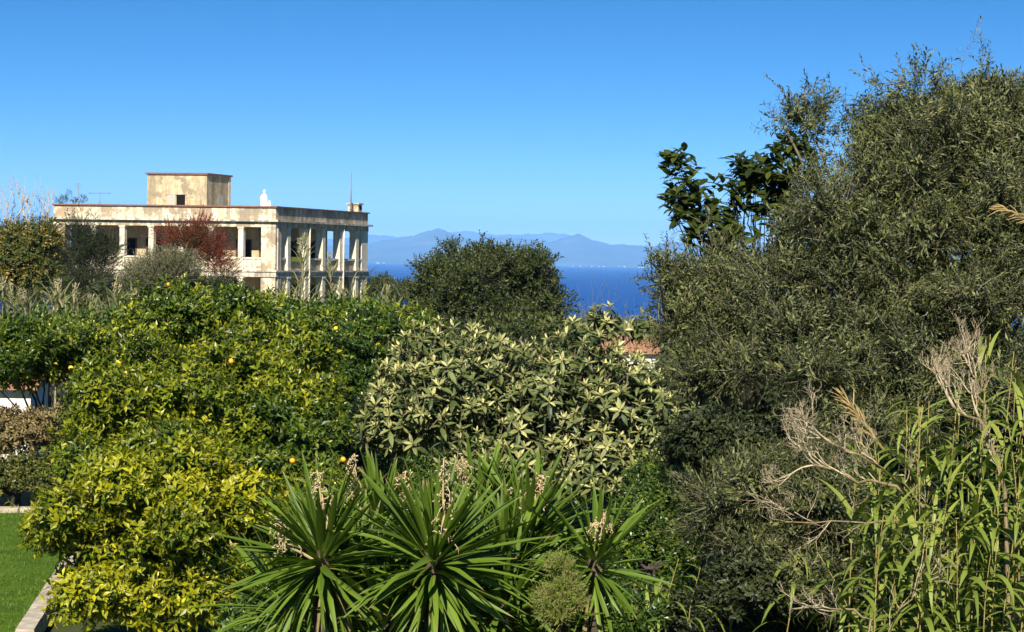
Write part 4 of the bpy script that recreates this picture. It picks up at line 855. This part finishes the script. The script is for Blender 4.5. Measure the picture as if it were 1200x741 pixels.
def plume(base, d, L, n=70, droop=0.5):
    g = Geo()
    for i in range(n):
        t = rng.random() ** 0.8; q = base + d * L * t * 0.8; dd = norm(d + rng.normal(size=3) * 0.22); l = L * rng.uniform(0.2, 0.42)
        pts = [q, q + dd * l * 0.5, q + dd * l + np.array((0, 0, -droop * l * 0.3))]; V, F = tube(pts, [0.004, 0.007, 0.002], 4); A = np.zeros((len(V), 3)); A[:, 0] = rng.uniform(0.1, 1); g.add(V, F, A)
    V, F = tube([base - d * 0.1, base + d * L * 0.4, base + d * L * 0.8], [0.012, 0.008, 0.003], 4); A = np.zeros((len(V), 3)); A[:, 0] = .3; g.add(V, F, A)
    return g
def reed(label, px, top, D, n, lean=0.0, has_plume=None, ls=1.0, first=0.35, group='giant reeds beside the dead branches'):
    t_ = at(px, top, D); b = np.array((t_[0] - lean, t_[1] + 0.1, 0.0)); e = empty('giant_reed', b); tag(e, label, 'reed', group)
    k = 12; t = np.linspace(0, 1, k); pts = b + (t_ - b) * t[:, None]; pts[:, 0] = b[0] + lean * t ** 2; pts[:, 1] += 0.05 * np.sin(t * 3); pts[:, 0] += 0.06 * np.sin(t * rng.uniform(2, 5) + rng.uniform(0, 6)) * t
    V, F = tube(pts, np.linspace(0.011, 0.004, k), 6); o = obj('stem', np_mesh('stem', V, F, 'reedstem', smooth=True), e); o.location = -e.location
    ph0 = rng.uniform(0, 3.14)
    for i in range(n):
        q = first + (1 - first) * (i + 0.5) / n; p = np.array([np.interp(q, t, pts[:, c]) for c in range(3)])
        ph = ph0 + math.pi * i + rng.normal() * 0.5; s = ls * rng.uniform(0.75, 1.2) * (1.0 if q < 0.85 else 0.75)
        o = obj('leaf', RL[int(rng.integers(0, 7))], e); o.location = Vector(p - b); o.rotation_euler = (rng.normal() * 0.1, rng.normal() * 0.1, ph); o.scale = (s * rng.uniform(0.8, 1.25), s, s)
    if has_plume:
        d, L = has_plume; g = plume(t_, norm(np.array(d, float)), L); o = obj('plume', g.mesh('plume', 'dry'), e); o.location = -e.location
    return e
RLAB = 'green reed with drooping ribbon leaves in the thicket of canes'
for px, top, D, n, lean in [(1160, 392, 22.8, 12, 0.05), (1195, 430, 23.2, 12, 0.1), (1085, 470, 23, 13, -0.1), (1060, 500, 22.6, 12, -0.05), (1110, 505, 22.4, 13, 0.0), (1130, 480, 23.6, 12, 0.1), (1030, 520, 23.2, 12, -0.15), (1175, 500, 22.2, 13, 0.1), (1205, 480, 22.6, 12, 0.15), (1075, 560, 22, 12, 0), (1100, 580, 21.8, 11, -0.05), (1145, 560, 21.8, 12, 0.05), (1050, 590, 22.2, 10, -0.1), (1125, 610, 21.6, 10, 0), (1190, 590, 21.6, 11, 0.1), (1165, 640, 21.4, 10, 0.05), (1210, 560, 21.8, 11, .1), (1015, 580, 23.4, 10, -0.2), (1080, 640, 21.5, 9, 0.0), (1150, 455, 24, 12, 0.0), (1152, 398, 22.4, 14, 0.02), (1182, 412, 22.2, 14, 0.08), (1200, 455, 22, 14, 0.1), (1120, 470, 22.2, 13, 0.0)]:
    reed(RLAB, px, top, D, n + 9, lean, first=0.12)
for i in range(36):
    reed(RLAB, rng.uniform(1010, 1212), rng.uniform(460, 650), rng.uniform(21.4, 24.2), 19, rng.normal() * 0.15, first=0.1, ls=rng.uniform(0.85, 1.15))
reed('reed topped by a tan dry plume in front of the olive', 1030, 520, 22.9, 8, -0.25, ((-0.65, -0.1, 0.8), 0.75))
reed('tall reed with straw-coloured plume against the olive crown', 1218, 262, 23.5, 12, -0.1, ((-1.0, -0.2, 0.35), 0.55))
reed('bent reed with leaves drooping over the dark hollow', 955, 648, 23.6, 12, -0.7, first=0.25)
DLAB = 'reed with long leaves hanging in the shaded hollow below the olive'
for px, top, D in [(790, 655, 26), (815, 665, 26.5), (775, 680, 25.6), (850, 690, 26.8), (940, 650, 26)]:
    reed(DLAB, px, top, D, 11, rng.uniform(-0.2, 0.2), group='reeds in the shaded hollow')

# pale canes farther off: one mesh each, too small to show leaves singly
def far_reed_mesh(h, n, plumed, seed):
    g = Geo(); k = 6; bend = rng.normal() * 0.12
    ax = lambda t: np.array((bend * h * t * t, 0.04 * h * t * t, h * t))
    V, F = tube([ax(t) for t in np.linspace(0, 1, k)], np.linspace(0.022, 0.008, k), 4); A = np.zeros((len(V), 3)); A[:, 2] = 1; g.add(V, F, A)
    for i in range(n):
        t = rng.uniform(0.25, 1.0); ph = rng.uniform(0, 6.28); V, F = leaf_shape(rng.uniform(0.55, 0.95), 0.06, 3, rng.uniform(0.2, 0.8), 0.2)
        th = rng.uniform(0.25, 0.8); o_ = np.array((math.cos(ph), math.sin(ph), 0)); l = o_ * math.sin(th) + np.array((0, 0, math.cos(th))); up = -o_ * math.cos(th) + np.array((0, 0, math.sin(th)))
        A = np.zeros((len(V), 3)); A[:, 0] = rng.uniform(0.15, 1); A[:, 1] = rng.uniform(0, .8); g.add(V @ frames(l[None], up[None])[0].T + ax(t), F, A)
    if plumed:
        for i in range(26):
            q = ax(1) + np.array((rng.normal() * 0.04, rng.normal() * 0.04, rng.uniform(0, 0.45))); V, F = tube([q, q + rng.normal(size=3) * 0.05 + (0.06, 0, 0.12), q + rng.normal(size=3) * 0.06 + (0.12, 0, 0.14)], [0.012, 0.02, 0.004], 3); A = np.zeros((len(V), 3)); A[:, 0] = 1; A[:, 1] = 1; g.add(V, F, A)
    return g.mesh('giant_reed', 'palereed')
FRM = [far_reed_mesh(3.0, 26, i % 7 == 0, i) for i in range(7)]
def far_reeds(label, group, spots):
    for (x, top, D) in spots:
        p = at(x, top, D); b = (p[0], p[1], 0); o = obj('giant_reed', FRM[int(rng.integers(0, 7))]); o.location = b
        s = max(0.3, p[2] / 3.0); o.scale = (1, 1, s) if s > 0.6 else (s + .3, s + .3, s); o.rotation_euler = (0, 0, rng.uniform(0, 6.28)); tag(o, label, 'reed', group)
far_reeds('pale wispy reed in the band below the dark upright shrub', 'pale reeds left of the villa', [(x + rng.normal() * 3, 358 + rng.normal() * 7, 72 + rng.uniform(-4, 4)) for x in np.linspace(2, 165, 75)])
far_reeds('pale feathery reed growing in front of the villa corner', 'reeds before the villa', [(x + rng.normal() * 3, (352 if x < 420 else 352) + rng.normal() * 7, 95 + rng.uniform(-8, 8)) for x in np.linspace(300, 465, 54)] + [(352, 298, 100), (345, 305, 101), (360, 303, 99), (390, 318, 98), (430, 325, 96)])
far_reeds('grey reed standing among the orchard treetops', 'reeds among the orchard', [(x, 375 + rng.normal() * 8, 56 + rng.uniform(-3, 3)) for x in np.linspace(380, 500, 18)])

# ------------------------------------------------------------------ white cottage and white garden wall
def cottage(name, label, xa, xb, ytop, D, depth, rise):
    a = at(xa, ytop, D); c = at(xb, ytop, D); h = (a[2] + c[2]) / 2; e = empty(name, (a[0], D, 0)); tag(e, label, 'building'); w = c[0] - a[0]
    V = np.array([(0, 0, -0.2), (w, 0, -0.2), (w, depth, -0.2), (0, depth, -0.2), (0, 0, h), (w, 0, h), (w, depth, h), (0, depth, h)]); F = np.array([(0, 1, 5, 4), (1, 2, 6, 5), (2, 3, 7, 6), (3, 0, 4, 7)])
    obj('wall', np_mesh('wall', V, F, 'whitewall'), e)
    V = np.array([(-0.2, -0.25, h), (w + 0.2, -0.25, h), (w + 0.2, depth / 2, h + rise), (-0.2, depth / 2, h + rise), (w + 0.2, depth + 0.25, h), (-0.2, depth + 0.25, h)]); V = np.concatenate([V, V - (0, 0, 0.08)])
    F = np.array([(0, 1, 2, 3), (3, 2, 4, 5), (6, 9, 8, 7), (9, 11, 10, 8), (0, 6, 7, 1), (5, 4, 10, 11), (0, 3, 9, 6), (3, 5, 11, 9), (1, 7, 8, 2), (2, 8, 10, 4)])
    rf = obj('roof', np_mesh('roof', V, F, 'terracotta'), e)
    n = int(w / 0.24); p0, p1 = np.array((0, -0.28, h + 0.02)), np.array((0, depth / 2, h + rise + 0.02)); Vt, Ft = tube([p0, (p0 + p1) / 2, p1], [0.08, 0.08, 0.08], 6); tm = np_mesh('tile_row', Vt, Ft, 'terracotta', smooth=True)
    for i in range(n): o = obj('tile_row', tm, rf); o.location = (0.05 + i * 0.24, 0, 0)
    V = np.array([(w * 0.55, -0.02, h - 1.5), (w * 0.75, -0.02, h - 1.5), (w * 0.75, -0.02, h - 0.5), (w * 0.55, -0.02, h - 0.5)]); V = np.concatenate([V, V + (0, 0.018, 0)])
    obj('window', np_mesh('window', V, np.array([(0, 1, 2, 3), (0, 4, 5, 1), (1, 5, 6, 2), (2, 6, 7, 3), (3, 7, 4, 0)]), 'dark'), e)
cottage('cottage', 'white cottage with tiled roof glimpsed behind the loquat', 690, 768, 412, 84, 4.5, 0.5)
cottage('shed', 'small white shed with terracotta eaves at the orchard edge', -45, 36, 452, 47, 2.2, 0.28)

# potted plants on the villa roof
def pot(px, h, label, D=168.9):
    ua = M2 @ (at(px, 240, D)[:2] - B0[:2]); p = np.array(bpt(ua[0], ua[1], ZC + 0.3)); e = empty('potted_plant', p); tag(e, label, 'potted plant', 'plants in pots along the roof edge')
    V, F = tube([(0, 0, 0), (0, 0, 0.3), (0, 0, 0.55), (0, 0, 0.6)], [0.13, 0.17, 0.2, 0.22], 10); obj('pot', np_mesh('pot', V, F, 'terracotta', smooth=True), e)
    g = Geo(); k = 26; P = rand_dir(k) * np.array((0.3, 0.25, h * 0.5)) * rng.random((k, 1)) ** 0.4 + np.array((0, 0, 0.72 + h * 0.5)); R = frames(norm(P - np.array((0, 0, 0.7))), rand_dir(k))
    for j in range(k): g.inst(T_dark[j % 5], P[j:j + 1], R[j:j + 1], np.array([0.5]))
    o = obj('foliage', g.mesh('foliage', 'round'), e); tag(o, kind='stuff')
for px, h, lab in [(69, 0.5, 'low leafy potted plant at the roof corner'), (74.5, 0.7, 'bushy potted plant next to the roof corner pot'), (80.5, 1.1, 'tallest potted plant on the roof edge'), (88, 0.45, 'small dark potted plant on the roof edge near the upright aerial'), (97.5, 0.75, 'round potted plant standing apart on the roof edge')]: pot(px, h, lab)
